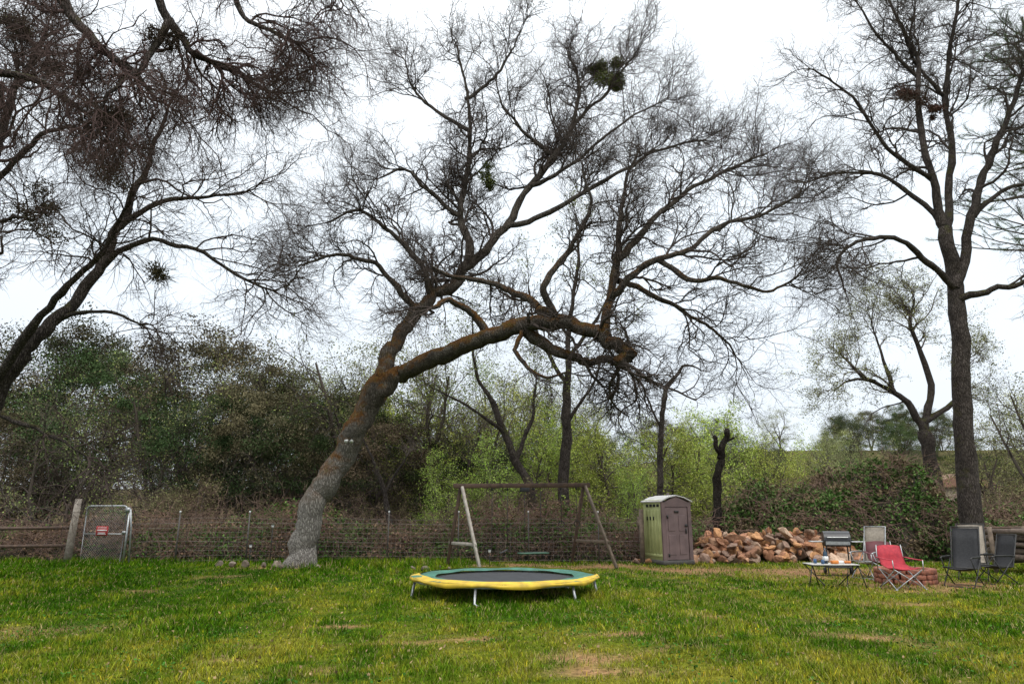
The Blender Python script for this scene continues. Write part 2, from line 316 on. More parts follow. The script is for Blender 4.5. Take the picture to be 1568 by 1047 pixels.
Nn=[([(-13.6,10.5,-.1),(-13.2,11,5),(-12.5,11,8.9),(-11.2,11,11.8),(-9.4,11,11.95)],.4,.2,.4),
 ([(-9.4,11,11.95),(-8.35,11,10.9),(-7.8,11,10.1),(-7.0,11,9.5),(-6.5,11,8.9)],.13,.03),
 ([(-9.4,11,11.95),(-7.6,11.4,12.3),(-6.8,11.6,11.1),(-6.2,11.8,10.4),(-5.4,12,10.1),(-4.8,12.2,9.9)],.13,.025),
 ([(-7.6,11.4,12.3),(-5.8,11.3,12.7),(-5.3,11.2,11.1),(-4.6,11,10.4),(-3.9,10.9,10.0)],.10,.02),
 ([(-6.8,11.6,11.1),(-6.7,11,9.8),(-7.0,10.6,8.95),(-7.1,10.4,8.3)],.08,.02),
 ([(-5.8,11.3,12.7),(-4.6,11,12.0),(-3.9,11,11.6),(-3.4,11,11.2)],.08,.02),
 ([(-12.4,11,9),(-10.5,11.5,9.9),(-9.2,12,9.8),(-8.2,12.2,9.2)],.12,.03)]
lvN=[dict(len=1.55,wig=.32),dict(n=7,len=.92,r=.016,K=6,wig=.36,S=4,trop=(0,0,-.09)),dict(n=6,len=.52,r=.008,K=4,wig=.34,S=3,trop=(0,0,-.10)),dict(n=5,len=.28,r=.005,K=2,wig=.32,S=3,trop=(0,0,-.12))]
nE,npts=make_tree('drooping_oak_tree',Nn,3.9,lvN,(-8,11,12),np.random.default_rng(9),M_bark2,(0,0,-.07),.12,TW*np.array([1.12,.95,.98]))
mistletoe(nE,[((-7.1,10.6,8.3),.4,1600),((-6.6,11.2,10.4),.35,900)],(.085,.065,.052),.022,rg,'lichen_clumps')

# ---------------------------------------------------------------- right tree
Rr=[([(15.5,24,-.1),(15.8,24,3.5),(16.1,24,6.8),(16.4,24,9.7),(16.4,24,12.1)],.36,.25,.3),
 ([(16.4,24,12.0),(16.2,24,13.7),(16.3,24.3,16.4),(16.7,24.5,19.5),(16.3,24.5,21.4),(15.8,24.5,24)],.19,.04),
 ([(16.35,24,9.7),(17.3,23.7,12.4),(18,23.4,14.4),(18.7,23,16.1),(19.6,22.8,18),(20.9,22.6,20.1)],.2,.05),
 ([(16.4,24,12.0),(17.5,24.5,15),(18,25,18.3),(19,25.3,21.7),(20.1,25.5,24.9)],.17,.05),
 ([(16.4,24,9.7),(15.2,23.5,10.5),(13.8,23,11.2),(12.2,22.6,10.9),(11.3,22.4,10.1),(11.4,22.2,8.9)],.14,.03),
 ([(16.3,24,12.3),(15.7,24.5,13.6),(14.9,25,14.7),(13.5,25.4,15.1),(12.1,25.7,14.8)],.12,.03),
 ([(16.2,24,14.2),(14.4,23.5,15.1),(13,23,17),(11.6,22.8,18)],.10,.03),
 ([(16.4,24,9.2),(17.3,23.4,9.4),(18.2,23,9.6),(19.7,22.5,10.7)],.15,.05),
 ([(17.3,23.7,12.4),(19.1,24,13.7),(21,24.5,14.2)],.12,.03),
 ([(16.6,24.5,19.0),(15.2,24.2,20.5),(14.2,24,22.3)],.08,.03),
 ([(18,25,18.3),(16.9,25,20.4),(17.4,25,23)],.09,.03)]
lvR=[dict(len=2.4,wig=.26),dict(n=6,len=1.3,r=.02,K=6,wig=.34,S=4),dict(n=6,len=.72,r=.0118,K=4,wig=.34,S=3),dict(n=4,len=.42,r=.0074,K=2,wig=.3,S=3)]
rE,rpts=make_tree('tall_oak_tree',Rr,2.5,lvR,(17,24,14),np.random.default_rng(12),M_bark2,(0,0,.0),.2)
mistletoe(rE,[((15.9,24.2,17.8),.55,2200),((16.8,24.2,17.2),.35,800)],(.10,.06,.048),.04,rg)

# ---------------------------------------------------------------- ground
xs=np.concatenate([np.linspace(-400,-30,20)[:-1],np.linspace(-30,30,151),np.linspace(30,400,20)[1:]])
ys=np.concatenate([np.linspace(-60,0,8)[:-1],np.linspace(0,30,91),np.linspace(30,180,50)[1:],np.linspace(180,900,10)[1:]])
X,Y=np.meshgrid(xs,ys); G=np.stack([X,Y,gh(X,Y)],-1)
BARE=[(-1.5,9.3,.5,.16),(.75,8.35,.4,.3),(.85,7.7,.5,.2),(-.6,9.6,.35,.15),(4.4,9.8,.6,.2),(8.6,20.2,2.8,1.8),(5.5,21,2.0,1.6),(9.5,16.6,1.6,1.2),(-6.8,21.6,1.5,.5),(-8,15.2,.5,.25),(1.4,9.9,.5,.2),(-3.2,8.2,.35,.12),(2.2,8.9,.3,.12),(-2.6,10.6,.4,.15),(3.1,11.6,.5,.2),(11,11.2,.6,.3),(7,13.4,.8,.3),(3.0,22.6,1.6,1.0),(.3,22.6,1.4,.8),(.5,14.6,.8,.5)]
def bare(x,y):
    b=np.zeros_like(x)
    for (cx,cy,rx,ry) in BARE:
        d=np.sqrt(((x-cx)/rx)**2+((y-cy)/ry)**2); b=np.maximum(b,sstep(1.6,.3,d+.7*nz2(x,y,.5)))
    return np.clip(b+.45*sstep(.5,1.0,nz2(x,y,3.1))+.5*sstep(.7,1.1,nz2(x+9,y,.8))*sstep(14,8,y),0,1)
GREEN=np.array([.066,.148,.006]); DG=np.array([.026,.078,.004]); YEL=np.array([.225,.225,.026]); DRY=np.array([.31,.26,.11])
def gcol(x,y,rg):
    n=nz2(x,y,5.2)*.35+nz2(x,y,1.1)*.5+.55*nz2(x+4,y,.37)
    f=sstep(-.6,.95,n+.34*sstep(11,7,y)*sstep(-7,-1,x)+.14*sstep(0,8,x)-.45*sstep(-2,-9,x)-.12)
    c=GREEN*(1-f)[:,None]+YEL*f[:,None]
    d=sstep(.0,.9,-n+.6*sstep(0,-9,x)+.15*sstep(20,12,y)); c=c*(1-.75*d)[:,None]+DG*(.75*d)[:,None]
    return c
soil=Buf(); fl=G.reshape(-1,3); gx,gy=fl[:,0],fl[:,1]
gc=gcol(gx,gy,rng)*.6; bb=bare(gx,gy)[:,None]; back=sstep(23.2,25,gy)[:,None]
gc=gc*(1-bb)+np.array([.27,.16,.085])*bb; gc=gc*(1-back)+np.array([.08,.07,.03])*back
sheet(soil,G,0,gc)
mg,nt,b=newmat('lawn_soil'); at=N(nt,'ShaderNodeAttribute',attribute_name='col'); tc=N(nt,'ShaderNodeTexCoord')
n1=N(nt,'ShaderNodeTexNoise'); n1.inputs['Scale'].default_value=14; n1.inputs['Detail'].default_value=10; nt.links.new(tc.outputs['Object'],n1.inputs['Vector'])
rr=ramp(nt,[(.3,(.45,.42,.38)),(.7,(1.4,1.35,1.3))]); nt.links.new(n1.outputs['Fac'],rr.inputs['Fac']); mx=N(nt,'ShaderNodeMixRGB',blend_type='MULTIPLY'); mx.inputs[0].default_value=1
nt.links.new(at.outputs['Color'],mx.inputs[1]); nt.links.new(rr.outputs[0],mx.inputs[2]); nt.links.new(mx.outputs[0],b.inputs['Base Color']); b.inputs['Roughness'].default_value=.95; b.inputs['Specular IOR Level'].default_value=.05
bp=N(nt,'ShaderNodeBump'); bp.inputs['Strength'].default_value=.7; bp.inputs['Distance'].default_value=.03; nt.links.new(n1.outputs['Fac'],bp.inputs['Height']); nt.links.new(bp.outputs[0],b.inputs['Normal'])
soil.obj('ground',[mg])

def grass(buf,n,y0,y1,hb,wb,rg):
    y=np.sqrt(rg.uniform(y0*y0,y1*y1,n)); x=rg.uniform(-1,1,n)*(.80*y+1.0)
    k=rg.random(n); cx=np.round(x/.14)*.14+.05*np.sin(y*37); cy=np.round(y/.14)*.14+.05*np.sin(x*41); m=k<.35
    x=np.where(m,x*.6+cx*.4,x); y=np.where(m,y*.6+cy*.4,y)
    keep=rg.random(n)>bare(x,y)*.88; x=x[keep];y=y[keep]; n=len(x)
    tall=1+.65*np.clip(nz2(x,y,2.0),-.6,1)+.75*nz2(x,y,.42)
    tall=tall*(1+1.6*sstep(21.3,23.5,y)*sstep(.5,-2,x))*(1+.9*np.exp(-((x+.15)**2+(y-14.6)**2)/4)) 
    for (tx,ty,tr) in [(-6.4,21.4,.9),(1.6,22.6,.8),(-3.5,21.9,2.2),(2.4,22.9,.7),(-2.2,20.6,.5)]:
        tall=tall*(1+1.2*np.exp(-((x-tx)**2+((y-ty)*1.5)**2)/tr**2))
    h=hb*np.clip(tall,.3,3.5)*rg.uniform(.5,1.4,n); w=wb*rg.uniform(.7,1.3,n)
    a=rg.uniform(0,6.28,n); lean=rg.uniform(.1,.9,n); la=rg.uniform(0,6.28,n)
    base=np.stack([x,y,gh(x,y)-.005],-1); side=np.stack([np.cos(a),np.sin(a),0*a],-1)*w[:,None]
    tip=base+np.stack([np.cos(la)*lean*h,np.sin(la)*lean*h,h*(1-.3*lean)],-1); mid=base+(tip-base)*.5+np.stack([0*h,0*h,.12*h],-1)
    c=gcol(x,y,rg)*1.04; r=rg.random(n); c=c*np.clip(1+.38*rg.normal(size=(n,1)),.3,2.1)
    dry=(r<.07+.35*bare(x,y)+.06*sstep(-3,4,x)); c[dry]=DRY*rg.uniform(.6,1.3,(dry.sum(),1)); yl=(r>.9); c[yl]=c[yl]*np.array([1.9,1.4,1.0])
    V=np.stack([base-side,base+side,mid+side*.75,mid-side*.75,tip],1).reshape(-1,3); i=np.arange(n)*5
    cc=np.repeat(c,5,0)
    n0=buf.n; buf.add(V,np.stack([i,i+1,i+2,i+3],-1),0,cc); buf.faces(np.stack([i+3,i+2,i+4],-1)+n0)
gb=Buf(); rg=np.random.default_rng(21)
grass(gb,150000,5.5,9.5,.058,.0036,rg); grass(gb,140000,9.5,15,.062,.0054,rg); grass(gb,115000,15,24.3,.065,.0098,rg)
gb.obj('grass',[M_grass],smooth=False)
lb=Buf(); rg=np.random.default_rng(23); n=2500; y=np.sqrt(rg.uniform(5.5**2,21**2,n)); x=rg.uniform(-1,1,n)*(.8*y+1); p=np.stack([x,y,gh(x,y)+rg.uniform(.02,.05,n)],-1)
leafquads(lb,p,.024,np.array([.26,.18,.10])*rg.uniform(.5,1.3,(n,1)),rg,0,.6,2.0); lb.obj('fallen_leaves',[M_leaf1])
lb=Buf(); n=9000; y=np.sqrt(rg.uniform(5.5**2,12**2,n)); x=rg.uniform(-1,1,n)*(.8*y+1); k=nz2(x,y,1.6)>.15; x=x[k];y=y[k]; n=len(x); p=np.stack([x,y,gh(x,y)+rg.uniform(.03,.06,n)],-1)
leafquads(lb,p,.016,np.array([.045,.12,.02])*rg.uniform(.6,1.4,(n,1)),rg,0,.9,2.0); lb.obj('clover',[M_leaf1])

# ---------------------------------------------------------------- thickets
def mound(name,x0,x1,yc,hw,hfn,nleaf,size,cols,rg,canes=300,canecol=(.12,.085,.06),clen=1.2):
    E=empty(name); nx=int((x1-x0)/.3); ny=15
    u=np.linspace(x0,x1,nx); v=np.linspace(-1,1,ny); U,Vv=np.meshgrid(u,v,indexing='ij')
    def surf(x,vv):
        H=hfn(x)*np.sqrt(np.clip(1-vv**2,0,1)); y=yc+vv*hw
        H=H*(1+.25*nz2(x,y,3.0)+.15*nz2(x,y,1.1)); return np.stack([x,y+.3*nz2(x,H,1.7),gh(x,y)+np.maximum(H,-.1)-.02],-1)
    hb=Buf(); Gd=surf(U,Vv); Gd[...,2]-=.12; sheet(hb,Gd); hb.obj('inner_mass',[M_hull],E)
    lb=Buf(); x=rg.uniform(x0,x1,nleaf); vv=np.sin(rg.uniform(-1.57,.9,nleaf)); vv=np.where(rg.random(nleaf)<.8,-np.abs(vv),vv)
    p=surf(x,vv); p+=rg.normal(size=p.shape)*np.array([.1,.12,.13]); p[:,2]=np.maximum(p[:,2],gh(p[:,0],p[:,1])+.02)
    C=np.array(cols)*1.5; w=np.clip((nz(p,2.2)*1.3+1)/2+.2*rg.normal(size=nleaf),0,.999)*len(C); c=C[w.astype(int)]*np.clip(1+.35*rg.normal(size=(nleaf,1)),.4,1.9)
    leafquads(lb,p,size,c,rg,0,.6,.2); lb.obj('leaves',[M_leaf1],E)
    x=rg.uniform(x0,x1,canes); vv=-np.abs(np.sin(rg.uniform(-1.4,1.4,canes))); p=surf(x,vv); d=nrm(rg.normal(size=(canes,3))*np.array([1,.6,.5])+np.array([0,-.15,.7]))
    P,R=grow(p,d,clen*rg.uniform(.4,1.3,canes),np.full(canes,.011),7,.2,(0,-.03,-.16),.4,rg); cb=Buf(); Vt,F=tubes(P,R,3); cb.add(Vt,F,0,np.array(canecol)*1.)
    s,dd,t,rr=kids(P,R,5,.2,(.4,1.1),rg); P,R=grow(s,dd,.4*rg.uniform(.5,1.4,len(s)),np.full(len(s),.006),3,.2,(0,0,-.1),.5,rg); Vt,F=tubes(P,R,3); cb.add(Vt,F,0,np.array(canecol)*1.2)
    cb.obj('canes',[M_twig],E)
    return E
rg=np.random.default_rng(31)
CC=(.19,.13,.10)
BR=[(.105,.068,.042),(.14,.095,.06),(.08,.065,.035),(.04,.07,.018),(.06,.10,.022)]
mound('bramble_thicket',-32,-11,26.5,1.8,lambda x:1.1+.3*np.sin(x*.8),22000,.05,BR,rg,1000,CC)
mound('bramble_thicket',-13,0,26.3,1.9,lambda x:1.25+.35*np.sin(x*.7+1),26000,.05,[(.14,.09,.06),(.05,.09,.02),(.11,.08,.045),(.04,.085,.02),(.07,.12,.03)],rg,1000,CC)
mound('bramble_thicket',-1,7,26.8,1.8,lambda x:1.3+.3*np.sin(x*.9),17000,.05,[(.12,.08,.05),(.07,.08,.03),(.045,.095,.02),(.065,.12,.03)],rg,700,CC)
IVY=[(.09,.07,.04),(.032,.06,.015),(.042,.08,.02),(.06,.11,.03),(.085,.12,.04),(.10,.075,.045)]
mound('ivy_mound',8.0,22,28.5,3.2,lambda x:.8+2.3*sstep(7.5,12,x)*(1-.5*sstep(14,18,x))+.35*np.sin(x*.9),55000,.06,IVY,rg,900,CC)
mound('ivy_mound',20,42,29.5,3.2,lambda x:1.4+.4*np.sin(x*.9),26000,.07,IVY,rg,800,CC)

# ---------------------------------------------------------------- background tree kinds
def stems(rg,n,h,spread,r,trop=(0,0,.12)):
    d=nrm(np.stack([rg.normal(size=n)*spread,rg.normal(size=n)*spread,np.ones(n)],-1)); s=np.stack([rg.normal(size=n)*.2,rg.normal(size=n)*.2,np.full(n,-.2)],-1)
    return grow(s,d,h*rg.uniform(.75,1.1,n),np.full(n,r),9,.16,trop,.3,rg)
def bush_tree(name,seed,h,rx,col,nclump,nl,size,sparse=0,low=.12,twig=TW*1.3):
    rg=np.random.default_rng(seed); b=Buf(); P,R=stems(rg,4,h*.75,.3,.16 if h>6 else .08); V,F=tubes(P,R,7); b.add(V,F,1,(.085,.07,.058))
    s,d,t,rr=kids(P,R,7,.25,(.5,1.2),rg,(0,0,h*.4),.3); P1,R1=grow(s,d,h*.28*rg.uniform(.6,1.3,len(s)),rr*.5,6,.28,(0,0,.03),.3,rg); V,F=tubes(P1,R1,5); b.add(V,F,1,twig*.7)
    s,d,t,rr=kids(P1,R1,7,.2,(.5,1.2),rg,(0,0,h*.4),.3); P2,R2=grow(s,d,h*.13*rg.uniform(.6,1.3,len(s)),np.minimum(rr*.6,.03),5,.32,(0,0,.02),.35,rg); V,F=tubes(P2,R2,3); b.add(V,F,1,twig)
    s,d,t,rr=kids(P2,R2,6,.1,(.4,1.2),rg,(0,0,h*.4),.3); P3,R3=grow(s,d,h*.07*rg.uniform(.6,1.4,len(s)),np.minimum(rr*.6,.013),3,.3,(0,0,.0),.5,rg); V,F=tubes(P3,R3,3); b.add(V,F,1,twig*1.15)
    for i in range(nclump):
        dd=nrm(rg.normal(size=3)); rad=rg.uniform(.35,1)**.6
        c=np.array([dd[0]*rx*rad,dd[1]*rx*rad,h*(low+(1-low)*(.5+.5*dd[2]*rad))*.96]); w=1-.45*max(0,(c[2]/h-.6))/.4; c[:2]*=w
        cc=np.array(col[rg.integers(len(col))])*rg.uniform(.6,1.35)
        clump(b,c,rx*.23*rg.uniform(.5,1.35),nl,size,cc,rg,.22,0,.62)
    if sparse:
        pts=P3[:,1:].reshape(-1,3); k=rg.integers(0,len(pts),sparse); pos=pts[k]+rg.normal(size=(sparse,3))*.12
        cc=np.array(col)[rg.integers(0,len(col),sparse)]*np.clip(1+.2*rg.normal(size=(sparse,1)),.4,1.8); leafquads(b,pos,size,cc,rg,0)
    return b.mesh(name,[M_leaf,M_twig])
PAL=[[(.105,.092,.055),(.085,.075,.045),(.125,.105,.062)],[(.058,.082,.032),(.048,.07,.028),(.08,.10,.042)],[(.088,.098,.052),(.068,.08,.04),(.115,.105,.06)]]
live=[bush_tree('live_oak_%d'%i,50+i,11,4.6,PAL[i],74,430,.058,sparse=5000,low=.24) for i in range(3)]
bareT=[bush_tree('bare_tree_%d'%i,60+i,11,4,[(.20,.23,.07),(.16,.145,.07)],0,0,.05,sparse=6000) for i in range(3)]
wil=[bush_tree('willow_%d'%i,70+i,8,3.2,[(.34,.43,.07),(.27,.37,.07),(.38,.43,.13)],0,0,.05,sparse=13000,twig=TW*1.8) for i in range(2)]
lite=[bush_tree('leafing_oak_%d'%i,80+i,11,4.5,[(.25,.29,.10),(.19,.23,.09),(.28,.29,.14)],26,130,.055,sparse=9000) for i in range(2)]
brush=[bush_tree('brush_%d'%i,90+i,4.2,2.0,[(.14,.115,.07),(.11,.11,.045)],0,0,.04,sparse=3000,twig=TW*np.array([1.9,1.6,1.4])) for i in range(2)]
DT=empty('distant_trees'); rg=np.random.default_rng(44)
def put(me,x,y,s,sx=1.0):
    link('tree',me,DT,(x,y,float(gh(x,y))-.1),rg.uniform(0,6.28),(s*sx,s*sx,s))
L0,L1,L2=live
for me,x,y,s in [(L0,-29,34,1.06),(L2,-24,36,1.14),(L1,-20.2,33,.92),(L0,-16.6,37,1.14),(L2,-12.8,36,.92),(L1,-18.5,42,1.12),(L0,-27,44,1.2),(L2,-9.9,39,.85),(L1,-34,38,1.15),(L0,-22.8,30.8,.62),(L1,-14,32,.68),(bareT[0],-19.0,30.5,.75),(bareT[1],-26,30,.8),(L1,-9.8,33.5,.7),(L0,-12,32.5,.75),(bareT[2],-16,32.5,.85),(L2,-38,36,1.1),(bareT[0],-11.5,41,1.0),(L1,-6.6,36,.75)]:
    put(me,x,y,s,1.0)
for x,y,s in [(-4.5,35,1.05),(-.5,37,.98),(-7.6,34.5,1.1),(4.3,38,.9),(-2.2,33.5,.75),(14,38,.65),(-5.6,44,1.25),(1.5,44,1.0)]: put(bareT[rg.integers(3)],x,y,s)
for x,y,s in [(-6.5,41,1.12),(-2.5,43,1.1),(1.8,41,.95),(-9.5,46,1.25),(36,48,1.05),(-14,48,1.2),(5,46,.85),(40,50,1.1),(24.5,52,.75),(30,44,.8),(-1,50,1.1)]: put(lite[rg.integers(2)],x,y,s)
for me,x,y,s in [(L1,-3.4,34,.5),(L2,-.6,34.5,.48),(L0,-6,33,.6)]: put(me,x,y,s,1.15)
for x,y,s in [(4.6,34,.85),(6.6,33,.8),(8.2,35,.9),(10.5,36,.95),(12.3,38,.9),(3.6,37,.95),(9,33.5,.6),(15,41,.8),(.8,33,.75),(-3,31.5,.6),(12.8,34.5,.6),(17.5,43,.8),(-1.5,39,1.2),(-5,38,1.15),(-1,32.5,.7),(2.4,35.5,.95),(5.6,31.5,.5),(-4.2,34,.85)]: put(wil[rg.integers(2)],x,y,s)
for i in range(26): put(brush[rg.integers(2)],rg.uniform(-30,5),rg.uniform(27.8,30.5),rg.uniform(.45,.9))
for i in range(18):
    x=rg.uniform(12,40); y=rg.uniform(32,38)
    if not .50<x/y<.68: put(brush[rg.integers(2)],x,y,rg.uniform(.7,1.1))
for i in range(40):
    x=rg.uniform(12,62); y=rg.uniform(58,95)
    if not (.50<x/y<.68 and y<78): put([L1,bareT[1],L2,lite[0],lite[1]][rg.integers(5)],x,y,rg.uniform(.5,.8))
for i in range(44):
    x=rg.uniform(-70,105); y=rg.uniform(100,150); put([L1,L2,L0,lite[1]][rg.integers(4)],x,y,rg.uniform(.4,.6) if x<10 else rg.uniform(.7,1.0))
for x,y,s in [(26,34,.85),(30,35,1.0),(33,38,1.0)]: put(bareT[rg.integers(3)],x,y,s)
gs=Buf(); rg2=np.random.default_rng(5)
for i in range(26): clump(gs,(float(rg2.uniform(-2.8,2.8)),float(rg2.uniform(-1,1)),float(rg2.uniform(.6,5.0))),1.0,420,.08,(.13,.34,.03),rg2)
gs.obj('green_shrub',[M_leaf1],None,loc=(31.5,58,float(gh(32,58))))

def solo(name,limbs,dens,L,rg,bark=M_bark2,leafc=None,nleaf=0,center=None,tw=TW*1.15):
    lv=[dict(len=L,wig=.25),dict(n=6,len=L*.5,r=.018,K=5,wig=.34,S=4),dict(n=5,len=L*.28,r=.012,K=3,wig=.32,S=3)]
    c=center or tuple(np.mean(np.array(limbs[-1][0]),0)); E,pts=make_tree(name,limbs,dens,lv,c,rg,bark,(0,0,.04),.3,tw,sides=8)
    if nleaf:
        b=Buf(); p=pts[-1].reshape(-1,3); k=rg.integers(0,len(p),nleaf); cc=np.array(leafc)*np.clip(1+.3*rg.normal(size=(nleaf,1)),.4,1.8)
        leafquads(b,p[k]+rg.normal(size=(nleaf,3))*.12,.05,cc,rg); b.obj('leaves',[M_leaf1],E)
    return E
solo('bare_oak_tree',[([(2.2,31,-.2),(2.4,31,4.3),(2.5,31,7)],.28,.2,.2),([(2.5,31,7),(2.7,31,10.1),(3.2,31,13.4),(3.1,31,15.8)],.18,.03),([(2.5,31,7.5),(1.2,31.5,10),(.8,32,12.5)],.12,.03),([(2.6,31,8.5),(4,30.5,10.5),(5,30.5,12.4)],.11,.03),([(2.4,31,5.5),(3.5,30.5,7),(4.3,30,9)],.1,.03)],1.4,2.1,np.random.default_rng(71),M_bark2,(.2,.23,.07),3000)
solo('bare_oak_tree',[([(1.3,30,-.2),(.9,30,2.2),(0,30,4.2),(-.8,30,6.3)],.25,.14,.2),([(-.8,30,6.3),(-1.6,30,7.7),(-1.8,30,10)],.13,.03),([(.2,30,4),(.9,30.3,6),(1.1,30.5,8)],.12,.03),([(-.3,30,5),(-2,29.6,6.2),(-3.4,29.5,6.9)],.10,.03)],1.5,1.9,np.random.default_rng(72),M_bark2,(.2,.23,.07),3000)
solo('bare_oak_tree',[([(6.0,29,-.2),(6.1,29,1.8),(6.3,29,5),(6.6,29,6.8)],.16,.1,.2),([(6.6,29,6.8),(7.4,29,7.8),(8.2,29,7.6)],.09,.03),([(6.4,29,5),(5.9,29,6.2),(5.6,29,7)],.06,.03)],1.6,1.0,np.random.default_rng(73))
solo('leafing_oak_tree',[([(27.3,45,-.2),(27.3,45,4),(27.1,45,6.9)],.5,.4,.2),([(27.1,45,6.9),(26.1,45,9),(23.9,45,10.4),(22.2,45,12.1)],.3,.06),([(27.1,45,6.9),(28,45,10),(27.3,45,14),(27.8,45,16)],.3,.06),([(27.1,45,7.4),(29.6,45,9),(31,45,12)],.25,.05),([(25.4,45,9.5),(25,45,12),(24.6,45,14.5)],.16,.04),([(24.3,45,10.2),(22.6,44.5,10.2),(21,44,9.4)],.14,.04)],2.2,3.0,np.random.default_rng(74),M_bark2,(.24,.25,.10),26000,(27,45,9),TW*1.4)
solo('bare_oak_tree',[([(-4.4,27.5,-.2),(-4.9,27.5,2),(-5.4,27.5,3.4)],.14,.08,.2),([(-5.4,27.5,3.4),(-6,27.5,4.6)],.07,.03),([(-5,27.5,2.4),(-4.2,27.5,3.8)],.06,.03)],2,1.2,np.random.default_rng(75))
sb=Buf(); limbs_mesh(sb,[([(7.65,27,-.1),(7.8,27,1.3),(8.0,27,3.2),(8.2,27,4.0),(8.5,27,4.8)],.2,.11,.2),([(8.1,27,3.7),(7.95,27,4.3),(8.0,27,4.55)],.1,.07),([(8.3,27,4.2),(8.75,27,4.5)],.07,.04)],np.random.default_rng(76),10)
sb.obj('dead_tree_snag',[barkmat('snag_bark',(.018,.015,.013),(.06,.05,.042),(.05,.04,.02),-.1)])
pb=Buf(); rg=np.random.default_rng(77)
V,F=tubes(cr([(0,0,-.2),(.1,0,9),(0,.2,18),(0,0,28)],4)[None],np.linspace(.45,.05,13)[None],9); pb.add(V,F,1,(.09,.07,.055))
nb=90; zz=rg.uniform(13,27.5,nb); az=rg.uniform(0,6.28,nb); L=(28.5-zz)*.32+1.4
P,R=grow(np.stack([0*zz,0*zz,zz],-1),np.stack([np.cos(az),np.sin(az),.1+0*az],-1),L,np.full(nb,.06),6,.08,(0,0,.05),.3,rg); V,F=tubes(P,R,4); pb.add(V,F,1,(.08,.065,.05))
s,d,t,rr=kids(P,R,9,.25,(.4,1.0),rg); P,R=grow(s,d,.9*rg.uniform(.6,1.3,len(s)),np.full(len(s),.02),4,.15,(0,0,.05),.4,rg); V,F=tubes(P,R,3); pb.add(V,F,1,(.08,.065,.05))
s,d,t,rr=kids(P,R,60,.3,(.4,1.0),rg); ln=.26; sd=nrm(np.cross(d,rg.normal(size=d.shape)))*.006; V=np.stack([s-sd,s+sd,s+d*ln],1).reshape(-1,3)
pb.add(V,np.arange(len(V)).reshape(-1,3),0,np.repeat(np.array([[.10,.16,.075]])*rg.uniform(.6,1.5,(len(s),1)),3,0))
pb.obj('pine_tree',[M_leaf1,M_twig],None,loc=(28.0,32,0))

# ---------------------------------------------------------------- object materials
M_steel=simple('galvanised_steel',(.42,.43,.43),(.30,.31,.31),.4,.7,20,.02)
M_dsteel=simple('dark_steel',(.05,.048,.045),(.03,.03,.03),.5,.5,20,.02)
M_wood=simple('weathered_wood',(.20,.15,.11),(.10,.075,.055),.9,0,7,.5)
M_wooddk=simple('stained_beam',(.10,.058,.036),(.05,.03,.021),.8,0,7,.4)
M_woodpale=simple('pale_timber',(.42,.38,.33),(.28,.24,.2),.85,0,7,.4)
M_black=simple('black_mesh_fabric',(.03,.03,.032),(.018,.018,.02),.8,0,30,.1)
M_jump=simple('trampoline_mat',(.030,.032,.036),(.02,.021,.024),.7,0,5,.02)
M_green=simple('green_vinyl',(.05,.19,.13),(.02,.095,.065),.55,0,4,.05,8)
M_yel=simple('yellow_vinyl',(.66,.45,.03),(.42,.28,.03),.6,0,5,.05,8)
M_white=simple('white_plastic',(.75,.75,.74),(.65,.65,.64),.5,0,9,.03)
M_red=simple('red_canvas',(.42,.03,.045),(.30,.02,.035),.8,0,15,.2)
M_tan=simple('tan_sling_fabric',(.36,.31,.25),(.28,.24,.19),.85,0,22,.2)
M_brick=simple('fire_brick',(.34,.13,.075),(.16,.065,.045),.9,0,12,.5)
M_orange=simple('orange_card',(.65,.22,.04),(.5,.15,.03),.6,0,9,.03)
M_toiletG=simple('green_plastic',(.42,.44,.19),(.30,.32,.13),.5,0,3,.08,8)
M_toiletM=simple('mauve_plastic',(.175,.115,.11),(.11,.072,.07),.5,0,3,.08,8)
M_roofp=simple('translucent_grey_roof',(.62,.60,.58),(.45,.43,.41),.5,0,3,.05,8)
M_darkhole=simple('dark_opening',(.012,.012,.012),(.008,.008,.008),.9,0,3,0)

# trampoline
TE=empty('trampoline',(-.15,14.6,float(gh(-.15,14.6)))); zr=.37
a=np.linspace(0,2*np.pi,65)
def octr(a,r,amt=.035): return r*(1+amt*(np.cos(8*a)-1)*.5)
b=Buf(); rI=np.linspace(0,1.42,8); sheet(b,[[(r*math.cos(t),r*math.sin(t),zr-.03-.05*(1-(r/1.42)**2)) for t in a] for r in rI]); b.obj('jumping_mat',[M_jump],TE)
b=Buf(); g=[]
for r in np.linspace(1.40,1.90,5):
    f=(r-1.4)/.5; g.append([(octr(t,r,.03*f)*math.cos(t),octr(t,r,.03*f)*math.sin(t),zr+.012+.03*math.sin(math.pi*f)+.008*math.sin(9*t+3*f)) for t in a])
sheet(b,g,0); g=[]
for f in np.linspace(0,1,5):
    row=[]
    for t in a:
        w=.5+.5*math.cos(t+math.pi/2-.1); r=1.905+.02*math.sin(f*3.1); row.append((octr(t,r,.03)*math.cos(t),octr(t,r,.03)*math.sin(t),zr+.014-(f*(.03+.045*w+.02*math.sin(8*t)))+.004*math.sin(21*t)))
    g.append(row)
sheet(b,g,1); g=[]
for f in np.linspace(0,1,3):
    row=[]
    for t in a:
        s=math.sin(t); w=max(0,-s)**.5*.11+.03+.14*max(0,math.cos(t+math.pi))**2; row.append((octr(t,1.905-w*(1-f),.03)*math.cos(t),octr(t,1.905-w*(1-f),.03)*math.sin(t),zr+.05-.034*f+.004*math.sin(11*t)))
    g.append(row)
sheet(b,g,1); b.obj('safety_pad',[M_green,M_yel],TE)
b=Buf(); pipe(b,[(1.82*math.cos(t),1.82*math.sin(t),zr-.05) for t in a],.022,8)
